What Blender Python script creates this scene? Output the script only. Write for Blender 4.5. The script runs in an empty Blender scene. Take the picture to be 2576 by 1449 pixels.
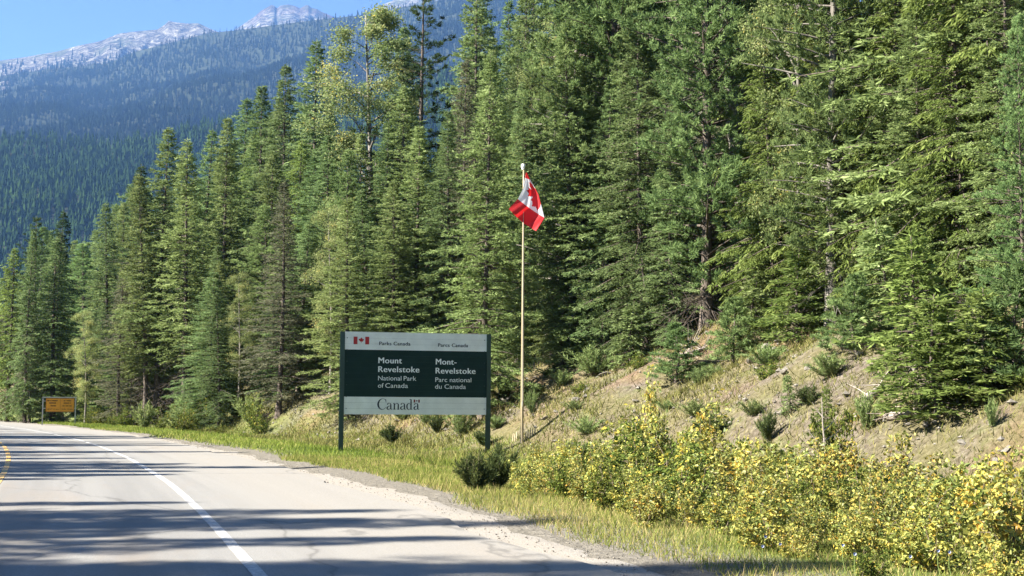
import bpy, math, random
import numpy as np
from mathutils import Vector, Matrix, Euler

# ------------------------------------------------------------------ camera, world, sun, exposure
scene = bpy.context.scene
COL = scene.collection
R = math.radians

CAM_H = 1.5
PITCH, ROLL = R(4.885), R(0.35)
cam_data = bpy.data.cameras.new('camera')
cam_data.sensor_width = 36.0
cam_data.lens = 48.0
cam_data.clip_start = 0.1
cam_data.clip_end = 40000
cam = bpy.data.objects.new('camera', cam_data)
COL.objects.link(cam)
cam.location = (0, 0, CAM_H)
CAM_ROT = Euler((R(90) + PITCH, 0, 0)).to_matrix() @ Euler((0, 0, ROLL)).to_matrix()
cam.rotation_euler = CAM_ROT.to_euler()
scene.camera = cam

SUN_EL = R(38)
SUN_AZ = R(-13)
SUN_TO = Vector((-math.cos(SUN_AZ) * math.cos(SUN_EL), math.sin(SUN_AZ) * math.cos(SUN_EL), math.sin(SUN_EL)))
world = bpy.data.worlds.new('World')
scene.world = world
world.use_nodes = True
wn = world.node_tree.nodes
wl = world.node_tree.links
bg = wn['Background']
sky = wn.new('ShaderNodeTexSky')
sky.sky_type = 'NISHITA'
sky.sun_disc = False
sky.sun_elevation = SUN_EL
sky.sun_rotation = math.atan2(SUN_TO.x, SUN_TO.y)
sky.altitude = 1500
sky.air_density = 0.5
sky.dust_density = 0.0
sky.ozone_density = 2.0
wl.new(sky.outputs['Color'], bg.inputs['Color'])
bg.inputs['Strength'].default_value = 0.05

sun_d = bpy.data.lights.new('sun', 'SUN')
sun_d.energy = 5.0
sun_d.angle = R(0.53)
sun_d.color = (1.0, 0.94, 0.84)
sun = bpy.data.objects.new('sun', sun_d)
COL.objects.link(sun)
sun.rotation_euler = (-SUN_TO).to_track_quat('-Z', 'Y').to_euler()
sun.location = (0, 0, 60)

vs = scene.view_settings
scene.display_settings.display_device = 'sRGB'
vs.view_transform = 'Standard'
vs.look = 'None'
vs.gamma = 1.0
vs.exposure = 2.4
vs.use_curve_mapping = False
scene.render.engine = 'CYCLES'
cy = scene.cycles
cy.max_bounces = 4
cy.diffuse_bounces = 2
cy.glossy_bounces = 1
cy.transmission_bounces = 2
cy.volume_bounces = 0
cy.transparent_max_bounces = 4
cy.caustics_reflective = False
cy.caustics_refractive = False
cy.use_denoising = True

rng = np.random.default_rng(7)
random.seed(7)

# ------------------------------------------------------------------ helpers
FPX = 3434.67           # focal length in pixels of a 2576 wide picture


def ray(x, y):
    """Unit-depth direction for a picture point (2576 x 1449 picture)."""
    v = CAM_ROT @ Vector(((x - 1288.0) / FPX, (724.5 - y) / FPX, -1.0))
    return v / v.y


def at(x, y, D):
    d = ray(x, y)
    return Vector((0, 0, CAM_H)) + d * D


def project(p):
    q = CAM_ROT.transposed() @ (Vector(p) - Vector((0, 0, CAM_H)))
    return 1288 + FPX * q.x / -q.z, 724.5 - FPX * q.y / -q.z


def hash2(ix, iy, seed):
    h = (ix.astype(np.int64) * 374761393 + iy.astype(np.int64) * 668265263 + seed * 974634533) & 0x7fffffff
    h = ((h ^ (h >> 13)) * 1274126177) & 0x7fffffff
    h = (h ^ (h >> 16)) & 0xffff
    return h / 65535.0


def vnoise(x, y, seed=0):
    x = np.asarray(x, float); y = np.asarray(y, float)
    ix = np.floor(x); iy = np.floor(y)
    fx = x - ix; fy = y - iy
    fx = fx * fx * (3 - 2 * fx); fy = fy * fy * (3 - 2 * fy)
    a = hash2(ix, iy, seed); b = hash2(ix + 1, iy, seed)
    c = hash2(ix, iy + 1, seed); d = hash2(ix + 1, iy + 1, seed)
    return (a * (1 - fx) + b * fx) * (1 - fy) + (c * (1 - fx) + d * fx) * fy - 0.5


def fbm(x, y, oct=4, seed=0):
    s = 0; a = 1.0
    for k in range(oct):
        s = s + a * vnoise(np.asarray(x) * 2 ** k + 17.3 * k, np.asarray(y) * 2 ** k - 9.1 * k, seed + k)
        a *= 0.5
    return s


def make_mesh(name, verts, faces, mats=(), tint=None, smooth=False, mat_index=None):
    """verts Nx3, faces: array (M,3|4) or list of such arrays. tint: per-vertex float attribute."""
    me = bpy.data.meshes.new(name)
    verts = np.asarray(verts, np.float32)
    fl = faces if isinstance(faces, list) else [faces]
    fl = [np.asarray(f, np.int32) for f in fl if len(f)]
    nl = sum(f.size for f in fl); nf = sum(len(f) for f in fl)
    me.vertices.add(len(verts)); me.vertices.foreach_set('co', verts.ravel())
    me.loops.add(nl); me.polygons.add(nf)
    me.loops.foreach_set('vertex_index', np.concatenate([f.ravel() for f in fl]))
    tot = np.concatenate([np.full(len(f), f.shape[1], np.int32) for f in fl])
    st = np.concatenate([[0], np.cumsum(tot)[:-1]]).astype(np.int32)
    me.polygons.foreach_set('loop_start', st)
    for m in mats: me.materials.append(m)
    if mat_index is not None:
        me.polygons.foreach_set('material_index', np.asarray(mat_index, np.int32))
    me.polygons.foreach_set('use_smooth', np.full(nf, bool(smooth)))
    me.update(calc_edges=True)
    if tint is not None:
        a = me.attributes.new('tint', 'FLOAT', 'POINT')
        a.data.foreach_set('value', np.asarray(tint, np.float32))
    return me


def obj(name, me, parent=None, **props):
    o = bpy.data.objects.new(name, me)
    COL.objects.link(o)
    if parent is not None: o.parent = parent
    for k, v in props.items(): o[k] = v
    return o


class MB:
    """collects shapes for one mesh"""
    def __init__(self): self.v = []; self.f3 = []; self.f4 = []; self.n = 0; self.t = []
    def add(self, v, f, tint=0.5):
        v = np.asarray(v, float); f = np.asarray(f, int)
        if f.shape[1] == 3: self.f3.append(f + self.n)
        else: self.f4.append(f + self.n)
        self.v.append(v); self.n += len(v)
        self.t.append(np.full(len(v), tint) if np.isscalar(tint) else np.asarray(tint))
    def box(self, c, size, rot=None, tint=0.5):
        s = np.array(size) / 2
        p = np.array([[x, y, z] for x in (-1, 1) for y in (-1, 1) for z in (-1, 1)], float) * s
        if rot is not None: p = p @ np.array(rot).T
        self.add(p + np.array(c), [[0, 1, 3, 2], [4, 6, 7, 5], [0, 4, 5, 1], [2, 3, 7, 6], [0, 2, 6, 4], [1, 5, 7, 3]], tint)
    def tube(self, pts, rad, n=6, tint=0.5, cap=True):
        pts = np.asarray(pts, float); rad = np.broadcast_to(rad, len(pts))
        d = np.gradient(pts, axis=0)
        d /= np.linalg.norm(d, axis=1)[:, None] + 1e-9
        ref = np.where(np.abs(d[:, 2:3]) > 0.9, np.array([[1.0, 0, 0]]), np.array([[0, 0, 1.0]]))
        u = np.cross(d, ref); u /= np.linalg.norm(u, axis=1)[:, None] + 1e-9
        w = np.cross(d, u)
        a = np.linspace(0, 2 * np.pi, n, endpoint=False)
        v = pts[:, None] + rad[:, None, None] * (np.cos(a)[None, :, None] * u[:, None] + np.sin(a)[None, :, None] * w[:, None])
        k = len(pts)
        i = np.arange(k - 1)[:, None] * n; j = np.arange(n)[None]; j2 = (j + 1) % n
        f = np.stack([i + j, i + j2, i + n + j2, i + n + j], -1).reshape(-1, 4)
        self.add(v.reshape(-1, 3), f, tint)
        if cap:
            b = self.n - k * n
            for base, c in ((b, pts[0]), (b + (k - 1) * n, pts[-1])):
                self.v.append(np.array([c])); self.t.append(np.array([np.mean(tint)]))
                q = np.arange(n)
                self.f3.append(np.stack([base + q, base + (q + 1) % n, np.full(n, self.n)], -1)); self.n += 1
    def mesh(self, name, mats, smooth=False):
        fs = []
        if self.f3: fs.append(np.concatenate(self.f3))
        if self.f4: fs.append(np.concatenate(self.f4))
        return make_mesh(name, np.concatenate(self.v), fs, mats, np.concatenate(self.t), smooth)


def norm(a): return a / (np.linalg.norm(a, axis=-1, keepdims=True) + 1e-9)


def strips(P, D, L, W, g, flat=0.0, mid=0.5):
    """diamond leaf blades: base P, direction D, length L, half width W"""
    D = norm(D); n = len(P)
    rnd = norm(g.normal(size=(n, 3)))
    if flat:
        up = np.array([0, 0, 1.0]) + g.normal(size=(n, 3)) * (1 - flat)
        side = norm(np.cross(D, up))
    else:
        side = norm(np.cross(D, rnd))
    L = np.broadcast_to(L, n)[:, None]; W = np.broadcast_to(W, n)[:, None]
    m = P + D * L * mid
    v = np.stack([P, m + side * W, P + D * L, m - side * W], 1).reshape(-1, 3)
    f = np.arange(n * 4).reshape(n, 4)
    return v, f

# ------------------------------------------------------------------ materials


def new_mat(name):
    m = bpy.data.materials.new(name); m.use_nodes = True
    nt = m.node_tree
    b = nt.nodes['Principled BSDF']
    return m, nt, b


def N(nt, t, **kw):
    n = nt.nodes.new(t)
    for k, v in kw.items(): setattr(n, k, v)
    return n


def ramp(nt, src, stops):
    r = N(nt, 'ShaderNodeValToRGB')
    e = r.color_ramp.elements
    while len(e) < len(stops): e.new(0.5)
    for i, (p, c) in enumerate(stops):
        e[i].position = p; e[i].color = (*c, 1)
    nt.links.new(src, r.inputs[0])
    return r.outputs[0]


def noise(nt, scale, detail=4, rough=0.55, vec=None, dist=0.0):
    n = N(nt, 'ShaderNodeTexNoise')
    n.inputs['Scale'].default_value = scale; n.inputs['Detail'].default_value = detail
    n.inputs['Roughness'].default_value = rough; n.inputs['Distortion'].default_value = dist
    if vec is not None: nt.links.new(vec, n.inputs['Vector'])
    return n.outputs[0]


def mix(nt, fac, a, b, mode='MIX'):
    n = N(nt, 'ShaderNodeMix', data_type='RGBA', blend_type=mode)
    for s, v in ((n.inputs[0], fac), (n.inputs[6], a), (n.inputs[7], b)):
        if hasattr(v, 'links'): nt.links.new(v, s)
        elif isinstance(v, (int, float)): s.default_value = v
        else: s.default_value = (*v, 1)
    return n.outputs[2]


def bump(nt, b, h, strength=0.4, dist=0.02):
    n = N(nt, 'ShaderNodeBump')
    n.inputs['Strength'].default_value = strength; n.inputs['Distance'].default_value = dist
    nt.links.new(h, n.inputs['Height']); nt.links.new(n.outputs[0], b.inputs['Normal'])


def leaf_mat(name, stops, trans=0.42, rough=0.55, hue=0.012, val=0.2, spec=0.3):
    m, nt, b = new_mat(name)
    a = N(nt, 'ShaderNodeAttribute', attribute_name='tint')
    c = ramp(nt, a.outputs['Fac'], stops)
    oi = N(nt, 'ShaderNodeObjectInfo')
    hs = N(nt, 'ShaderNodeHueSaturation')
    mr = N(nt, 'ShaderNodeMapRange'); mr.inputs[3].default_value = 0.5 - hue; mr.inputs[4].default_value = 0.5 + hue
    nt.links.new(oi.outputs['Random'], mr.inputs[0]); nt.links.new(mr.outputs[0], hs.inputs['Hue'])
    m2 = N(nt, 'ShaderNodeMath', operation='MULTIPLY'); m2.inputs[1].default_value = 7.13
    m3 = N(nt, 'ShaderNodeMath', operation='FRACT')
    nt.links.new(oi.outputs['Random'], m2.inputs[0]); nt.links.new(m2.outputs[0], m3.inputs[0])
    mv = N(nt, 'ShaderNodeMapRange'); mv.inputs[3].default_value = 1 - val; mv.inputs[4].default_value = 1 + val
    nt.links.new(m3.outputs[0], mv.inputs[0]); nt.links.new(mv.outputs[0], hs.inputs['Value'])
    nt.links.new(c, hs.inputs['Color'])
    if spec > 0.31:
        b.inputs['Roughness'].default_value = rough
        b.inputs['Specular IOR Level'].default_value = spec
    else:
        nt.nodes.remove(b); b = N(nt, 'ShaderNodeBsdfDiffuse')
    nt.links.new(hs.outputs[0], b.inputs[0])
    tr = N(nt, 'ShaderNodeBsdfTranslucent')
    nt.links.new(hs.outputs[0], tr.inputs['Color'])
    ms = N(nt, 'ShaderNodeMixShader'); ms.inputs[0].default_value = trans
    nt.links.new(b.outputs[0], ms.inputs[1]); nt.links.new(tr.outputs[0], ms.inputs[2])
    nt.links.new(ms.outputs[0], nt.nodes['Material Output'].inputs['Surface'])
    return m


def plain(name, color, rough=0.6, spec=0.4, metal=0.0, var=0.12, scale=6.0, bstr=0.0):
    m, nt, b = new_mat(name)
    tc = N(nt, 'ShaderNodeTexCoord')
    nz = noise(nt, scale, 5, 0.6, tc.outputs['Object'])
    lo = tuple(c * (1 - var) for c in color); hi = tuple(min(1, c * (1 + var)) for c in color)
    nt.links.new(ramp(nt, nz, [(0.3, lo), (0.7, hi)]), b.inputs['Base Color'])
    b.inputs['Roughness'].default_value = rough
    b.inputs['Specular IOR Level'].default_value = spec
    b.inputs['Metallic'].default_value = metal
    if bstr: bump(nt, b, nz, bstr)
    return m


M = {}
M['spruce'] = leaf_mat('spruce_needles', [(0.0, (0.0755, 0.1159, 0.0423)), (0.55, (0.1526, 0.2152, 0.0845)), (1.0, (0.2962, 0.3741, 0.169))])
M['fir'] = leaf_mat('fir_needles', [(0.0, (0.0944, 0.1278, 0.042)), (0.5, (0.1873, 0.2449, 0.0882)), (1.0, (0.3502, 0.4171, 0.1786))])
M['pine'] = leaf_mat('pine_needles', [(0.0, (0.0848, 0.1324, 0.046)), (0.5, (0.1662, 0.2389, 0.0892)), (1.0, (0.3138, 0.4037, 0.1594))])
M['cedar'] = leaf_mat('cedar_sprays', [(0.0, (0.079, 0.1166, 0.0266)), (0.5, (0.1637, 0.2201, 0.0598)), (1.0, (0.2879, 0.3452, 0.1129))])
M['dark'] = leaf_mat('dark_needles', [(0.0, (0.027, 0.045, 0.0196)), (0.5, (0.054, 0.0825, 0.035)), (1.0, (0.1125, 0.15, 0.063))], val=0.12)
M['withered'] = leaf_mat('withered_needles', [(0.0, (0.075, 0.080, 0.045)), (0.5, (0.15, 0.155, 0.095)), (1.0, (0.25, 0.245, 0.16))])
M['birchleaf'] = leaf_mat('pale_leaves', [(0.0, (0.135, 0.18, 0.0585)), (0.6, (0.2812, 0.3262, 0.1287)), (0.9, (0.4275, 0.4275, 0.2106)), (1.0, (0.5175, 0.405, 0.1053))], spec=0.2, rough=0.4)
M['yellowleaf'] = leaf_mat('autumn_leaves', [(0.0, (0.0772, 0.1101, 0.0259)), (0.35, (0.1764, 0.2143, 0.0497)), (0.62, (0.3198, 0.3245, 0.0828)), (0.88, (0.5071, 0.4288, 0.0776)), (1.0, (0.463, 0.3013, 0.0466))], spec=0.32, rough=0.5, trans=0.32, hue=0.015)
M['greenleaf'] = leaf_mat('green_leaves', [(0.0, (0.0442, 0.0659, 0.0151)), (0.5, (0.1148, 0.1548, 0.034)), (0.85, (0.2297, 0.2477, 0.0606)), (1.0, (0.3976, 0.3097, 0.0681))], spec=0.2, rough=0.4, trans=0.35)
M['broom'] = leaf_mat('broom_twigs', [(0.0, (0.0455, 0.0648, 0.0239)), (0.6, (0.0909, 0.1204, 0.0438)), (1.0, (0.1652, 0.1947, 0.0716))], trans=0.2)
M['grass'] = leaf_mat('grass_blades', [(0.0, (0.0824, 0.1206, 0.0223)), (0.5, (0.1895, 0.2338, 0.0485)), (0.75, (0.2966, 0.2866, 0.0896)), (1.0, (0.4284, 0.3318, 0.1642))], trans=0.35, hue=0)
M['drygrass'] = leaf_mat('dry_grass_blades', [(0.0, (0.1155, 0.1309, 0.0365)), (0.45, (0.2386, 0.2232, 0.0802)), (1.0, (0.4233, 0.3617, 0.1895))], trans=0.25, hue=0)
M['farforest'] = leaf_mat('far_forest', [(0.0, (0.0106, 0.0177, 0.0089)), (0.6, (0.0186, 0.0286, 0.014)), (1.0, (0.0397, 0.0531, 0.0228))], trans=0.4, val=0, spec=0.05)
M['midforest'] = leaf_mat('mid_forest', [(0.0, (0.0183, 0.0384, 0.0097)), (0.6, (0.0349, 0.0663, 0.0157)), (1.0, (0.0706, 0.1123, 0.0254))], trans=0.4, val=0, spec=0.05)


def bark(name, lo, hi, scale=9):
    m, nt, b = new_mat(name)
    tc = N(nt, 'ShaderNodeTexCoord')
    mp = N(nt, 'ShaderNodeMapping'); mp.inputs['Scale'].default_value = (1, 1, 0.25)
    nt.links.new(tc.outputs['Object'], mp.inputs[0])
    nz = noise(nt, scale, 6, 0.65, mp.outputs[0])
    nt.links.new(ramp(nt, nz, [(0.32, lo), (0.68, hi)]), b.inputs['Base Color'])
    b.inputs['Roughness'].default_value = 0.85
    b.inputs['Specular IOR Level'].default_value = 0.2
    bump(nt, b, nz, 0.6, 0.03)
    return m


M['bark'] = bark('conifer_bark', (0.045, 0.036, 0.029), (0.15, 0.122, 0.10))
M['greybark'] = bark('pale_bark', (0.07, 0.06, 0.05), (0.24, 0.22, 0.19), 5)
M['deadwood'] = bark('dead_wood', (0.18, 0.15, 0.125), (0.44, 0.39, 0.34), 14)
M['stem'] = bark('shrub_stems', (0.10, 0.075, 0.05), (0.30, 0.24, 0.17), 14)


def asphalt():
    m, nt, b = new_mat('asphalt')
    tc = N(nt, 'ShaderNodeTexCoord')
    uv = N(nt, 'ShaderNodeUVMap', uv_map='lane')
    sep = N(nt, 'ShaderNodeSeparateXYZ'); nt.links.new(uv.outputs[0], sep.inputs[0])
    P = tc.outputs['Object']
    fine = noise(nt, 55, 3, 0.7, P)
    base = ramp(nt, fine, [(0.3, (0.1426, 0.1394, 0.1309)), (0.5, (0.2006, 0.1954, 0.1817)), (0.72, (0.2640, 0.2556, 0.2365))])
    # streaks that run along the lane
    mp = N(nt, 'ShaderNodeMapping'); mp.inputs['Scale'].default_value = (2.2, 0.05, 1)
    nt.links.new(uv.outputs[0], mp.inputs[0])
    st = noise(nt, 1.0, 4, 0.6, mp.outputs[0])
    base = mix(nt, ramp(nt, st, [(0.42, (0, 0, 0)), (0.7, (0.4840, 0.4840, 0.4840))]), base, (0.1276, 0.1250, 0.1179))
    for tk in (-0.95, -2.45):
        sb = N(nt, 'ShaderNodeMath', operation='ADD'); sb.inputs[1].default_value = -tk
        ab = N(nt, 'ShaderNodeMath', operation='ABSOLUTE')
        mt = N(nt, 'ShaderNodeMapRange'); mt.inputs[1].default_value = 0.1; mt.inputs[2].default_value = 0.5; mt.inputs[3].default_value = 0.22; mt.inputs[4].default_value = 0
        nt.links.new(sep.outputs[0], sb.inputs[0]); nt.links.new(sb.outputs[0], ab.inputs[0]); nt.links.new(ab.outputs[0], mt.inputs[0])
        base = mix(nt, mt.outputs[0], base, (0.10, 0.098, 0.094))
    # orange-brown dust in patches
    mp2 = N(nt, 'ShaderNodeMapping'); mp2.inputs['Scale'].default_value = (0.7, 0.09, 1)
    nt.links.new(uv.outputs[0], mp2.inputs[0])
    du = noise(nt, 1.0, 5, 0.6, mp2.outputs[0], 0.6)
    base = mix(nt, ramp(nt, du, [(0.52, (0, 0, 0)), (0.72, (0.4400, 0.4400, 0.4400))]), base, (0.2156, 0.1672, 0.1188))
    # pale dust on the shoulder
    mrs = N(nt, 'ShaderNodeMapRange'); mrs.inputs[1].default_value = 0.2; mrs.inputs[2].default_value = 1.6
    mrs.inputs[4].default_value = 0.65
    nt.links.new(sep.outputs[0], mrs.inputs[0])
    base = mix(nt, mrs.outputs[0], base, mix(nt, ramp(nt, noise(nt, 30, 4, 0.7, P), [(0.35, (0, 0, 0)), (0.65, (1, 1, 1))]), (0.1973, 0.1817, 0.1558), (0.2752, 0.2544, 0.2202)))
    wv = N(nt, 'ShaderNodeVectorMath', operation='ADD')
    nn = N(nt, 'ShaderNodeTexNoise'); nn.inputs['Scale'].default_value = 1.3; nn.inputs['Detail'].default_value = 5
    mpc = N(nt, 'ShaderNodeMapping'); mpc.inputs['Scale'].default_value = (1.0, 0.45, 1)
    nt.links.new(uv.outputs[0], mpc.inputs[0]); nt.links.new(mpc.outputs[0], nn.inputs['Vector'])
    nt.links.new(mpc.outputs[0], wv.inputs[0]); nt.links.new(nn.outputs['Color'], wv.inputs[1])
    vc = N(nt, 'ShaderNodeTexVoronoi', feature='DISTANCE_TO_EDGE'); vc.inputs['Scale'].default_value = 0.21
    nt.links.new(wv.outputs[0], vc.inputs['Vector'])
    crk = ramp(nt, vc.outputs['Distance'], [(0.0, (0.5, 0.5, 0.5)), (0.004, (0.3, 0.3, 0.3)), (0.009, (0, 0, 0))])
    base = mix(nt, crk, base, (0.06, 0.057, 0.052))
    nt.links.new(base, b.inputs['Base Color'])
    b.inputs['Roughness'].default_value = 0.75
    b.inputs['Specular IOR Level'].default_value = 0.35
    bump(nt, b, fine, 0.5, 0.008)
    return m


def gravel():
    m, nt, b = new_mat('gravel')
    tc = N(nt, 'ShaderNodeTexCoord'); P = tc.outputs['Object']
    vo = N(nt, 'ShaderNodeTexVoronoi'); vo.inputs['Scale'].default_value = 60
    nt.links.new(P, vo.inputs['Vector'])
    big = noise(nt, 1.2, 5, 0.6, P)
    c1 = ramp(nt, vo.outputs['Color'], [(0.1, (0.1869, 0.1683, 0.1412)), (0.5, (0.2336, 0.2129, 0.1817)), (0.9, (0.2804, 0.2596, 0.2233))])
    c2 = mix(nt, ramp(nt, big, [(0.4, (0, 0, 0)), (0.7, (0.5192, 0.5192, 0.5192))]), c1, (0.2492, 0.2129, 0.1661))
    nt.links.new(c2, b.inputs['Base Color'])
    b.inputs['Roughness'].default_value = 0.9
    bump(nt, b, vo.outputs['Distance'], 0.4, 0.02)
    return m


def ground_mat():
    m, nt, b = new_mat('bank_ground')
    tc = N(nt, 'ShaderNodeTexCoord'); P = tc.outputs['Object']
    uv = N(nt, 'ShaderNodeUVMap', uv_map='lane')
    sep = N(nt, 'ShaderNodeSeparateXYZ'); nt.links.new(uv.outputs[0], sep.inputs[0])
    n1 = noise(nt, 0.55, 6, 0.6, P)
    n2 = noise(nt, 7, 6, 0.7, P)
    n3 = noise(nt, 0.22, 3, 0.5, P)
    dirt = ramp(nt, n2, [(0.3, (0.0616, 0.0493, 0.0370)), (0.5, (0.1232, 0.1012, 0.0792)), (0.7, (0.2200, 0.1936, 0.1540))])
    red = ramp(nt, n2, [(0.3, (0.1056, 0.0660, 0.0396)), (0.6, (0.2112, 0.1408, 0.0880)), (0.8, (0.2992, 0.2376, 0.1672))])
    dry = ramp(nt, n2, [(0.3, (0.0704, 0.0660, 0.0264)), (0.55, (0.1364, 0.1232, 0.0572)), (0.75, (0.2200, 0.1936, 0.1056))])
    green = ramp(nt, n2, [(0.3, (0.0616, 0.0880, 0.0220)), (0.6, (0.1320, 0.1672, 0.0440)), (0.8, (0.2112, 0.2288, 0.0704))])
    c = mix(nt, ramp(nt, n3, [(0.5, (0, 0, 0)), (0.62, (1, 1, 1))]), dirt, red)
    c = mix(nt, ramp(nt, n1, [(0.40, (0, 0, 0)), (0.58, (0.8, 0.8, 0.8))]), c, dry)
    c = mix(nt, ramp(nt, noise(nt, 0.9, 5, 0.65, P), [(0.54, (0, 0, 0)), (0.68, (0.4, 0.4, 0.4))]), c, green)
    mr = N(nt, 'ShaderNodeMapRange'); mr.inputs[1].default_value = 9; mr.inputs[2].default_value = 14
    mr.inputs[3].default_value = 1; mr.inputs[4].default_value = 0.0
    nt.links.new(sep.outputs[0], mr.inputs[0])
    c = mix(nt, mr.outputs[0], c, green)
    me2 = N(nt, 'ShaderNodeMapRange'); me2.inputs[1].default_value = 4.5; me2.inputs[2].default_value = 5.4
    me2.inputs[3].default_value = 1; me2.inputs[4].default_value = 0
    nt.links.new(sep.outputs[0], me2.inputs[0])
    c = mix(nt, me2.outputs[0], c, ramp(nt, n2, [(0.3, (0.13, 0.118, 0.095)), (0.7, (0.23, 0.21, 0.175))]))
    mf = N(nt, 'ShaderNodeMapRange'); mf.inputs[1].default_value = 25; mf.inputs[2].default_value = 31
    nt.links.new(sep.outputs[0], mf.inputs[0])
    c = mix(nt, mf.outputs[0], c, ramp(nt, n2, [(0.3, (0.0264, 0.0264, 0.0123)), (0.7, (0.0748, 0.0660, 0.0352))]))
    nt.links.new(c, b.inputs['Base Color'])
    b.inputs['Roughness'].default_value = 0.95
    b.inputs['Specular IOR Level'].default_value = 0.1
    bump(nt, b, n2, 0.9, 0.12)
    return m


def paint(name, col, worn):
    m, nt, b = new_mat(name)
    tc = N(nt, 'ShaderNodeTexCoord'); P = tc.outputs['Object']
    n = noise(nt, 22, 6, 0.75, P)
    c = mix(nt, ramp(nt, n, [(0.41, (0, 0, 0)), (0.56, (0.9, 0.9, 0.9))]), col, worn)
    nt.links.new(c, b.inputs['Base Color'])
    b.inputs['Roughness'].default_value = 0.6
    return m


def rock_mat():
    m, nt, b = new_mat('mountain_rock')
    tc = N(nt, 'ShaderNodeTexCoord'); P = tc.outputs['Object']
    a = N(nt, 'ShaderNodeAttribute', attribute_name='tint')
    n1 = noise(nt, 0.017, 8, 0.74, P, 1.4)
    n2 = noise(nt, 0.0035, 5, 0.6, P)
    n3 = noise(nt, 0.02, 6, 0.7, P)
    rock = ramp(nt, n1, [(0.38, (0.03, 0.028, 0.024)), (0.48, (0.11, 0.10, 0.085)), (0.56, (0.27, 0.245, 0.195)), (0.68, (0.55, 0.50, 0.40))])
    brown = ramp(nt, n1, [(0.35, (0.045, 0.032, 0.032)), (0.7, (0.15, 0.10, 0.09))])
    c = mix(nt, a.outputs['Fac'], rock, brown)
    gr = ramp(nt, n2, [(0.53, (0, 0, 0)), (0.63, (0.75, 0.75, 0.75))])
    c = mix(nt, gr, c, ramp(nt, n3, [(0.35, (0.05, 0.065, 0.03)), (0.65, (0.13, 0.14, 0.07))]))
    nt.links.new(c, b.inputs['Base Color'])
    b.inputs['Roughness'].default_value = 0.95
    b.inputs['Specular IOR Level'].default_value = 0.1
    bump(nt, b, n1, 1.0, 60)
    return m


M['asphalt'] = asphalt()
M['gravel'] = gravel()
M['ground'] = ground_mat()
M['white_paint'] = paint('white_road_paint', (0.50, 0.49, 0.47), (0.22, 0.215, 0.20))
M['yellow_paint'] = paint('yellow_road_paint', (0.60, 0.33, 0.03), (0.32, 0.25, 0.14))
M['rock'] = rock_mat()
M['stone'] = plain('pale_stone', (0.165, 0.15, 0.125), 0.9, 0.2, var=0.35, scale=7, bstr=0.5)
M['forestfloor'] = plain('forest_floor', (0.024, 0.030, 0.015), 0.95, 0.1, var=0.4, scale=0.3)
M['valley'] = plain('valley_floor', (0.06, 0.075, 0.03), 0.95, 0.1, var=0.3, scale=0.05)

# ------------------------------------------------------------------ road frame: s along, t to the right of the white edge line
RR = 374.0
TH0 = R(16.0)
P0 = np.array([-2.16, 11.95])
CC = P0 + RR * np.array([-math.cos(TH0), -math.sin(TH0)])
ANG0 = math.atan2(P0[1] - CC[1], P0[0] - CC[0])


def st_to_xy(s, t):
    a = ANG0 + np.asarray(s, float) / RR
    r = RR + np.asarray(t, float)
    return CC[0] + r * np.cos(a), CC[1] + r * np.sin(a)


def xy_to_st(x, y):
    dx = np.asarray(x, float) - CC[0]; dy = np.asarray(y, float) - CC[1]
    return (np.arctan2(dy, dx) - ANG0) * RR, np.hypot(dx, dy) - RR


def sstep(a, b, x):
    u = np.clip((np.asarray(x, float) - a) / (b - a), 0, 1)
    return u * u * (3 - 2 * u)


def grass_edge(s):
    return 4.1 + 0.9 * vnoise(np.asarray(s) * 0.16, 3.3, 4) + 0.5 * vnoise(np.asarray(s) * 0.7, 1.7, 5) - 0.5 * sstep(12, -8, s)


def bank_toe(s):
    return 12.7 - 0.6 * sstep(5, 38, s) - 3.4 * sstep(47, 74, s)


def terrain(x, y):
    s, t = xy_to_st(x, y)
    tb = bank_toe(s)
    u = t - tb
    steep = 0.51 - 0.14 * sstep(58, 100, s)
    rise = np.where(u > 0, steep * np.minimum(u, 8.0) + 0.30 * np.maximum(u - 8.0, 0) * np.exp(-np.maximum(u - 8.0, 0) / 260), 0)
    rise = rise * sstep(-0.5, 2.5, u) + 0
    ditch = -0.22 * np.exp(-((t - 10.0) / 2.6) ** 2)
    side = sstep(4.2, 9, t)
    rough = (0.55 * fbm(x * 0.16, y * 0.16, 4, 11) + 0.12 * fbm(x * 0.9, y * 0.9, 3, 21)) * sstep(-1, 5, u)
    gul = 0.8 * fbm(s * 0.30, t * 0.05, 4, 31) * sstep(0, 5, u)
    small = 0.10 * fbm(x * 0.8, y * 0.8, 3, 41) * side
    left = sstep(-11, -16, t)
    lz = left * (-0.4 + 0.8 * fbm(x * 0.08, y * 0.08, 3, 51))
    road = -0.07 * (1 - sstep(2.6, 4.4, t)) * sstep(-13, -9, t)
    return rise + ditch * side + rough + gul + small + lz + road


def tz(x, y): return float(terrain(np.array([x]), np.array([y]))[0])


def uv_lane(me, t, s):
    uvl = me.uv_layers.new(name='lane')
    vi = np.empty(len(me.loops), np.int32); me.loops.foreach_get('vertex_index', vi)
    uvl.data.foreach_set('uv', np.stack([t[vi], s[vi]], -1).astype(np.float32).ravel())


def st_grid(sv, tv):
    S, T = np.meshgrid(sv, tv, indexing='ij')
    n, m = S.shape
    i = np.arange(n - 1)[:, None] * m; j = np.arange(m - 1)[None]
    f = np.stack([i + j, i + j + 1, i + m + j + 1, i + m + j], -1).reshape(-1, 4)[:, ::-1]
    return S.ravel(), T.ravel(), f


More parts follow.
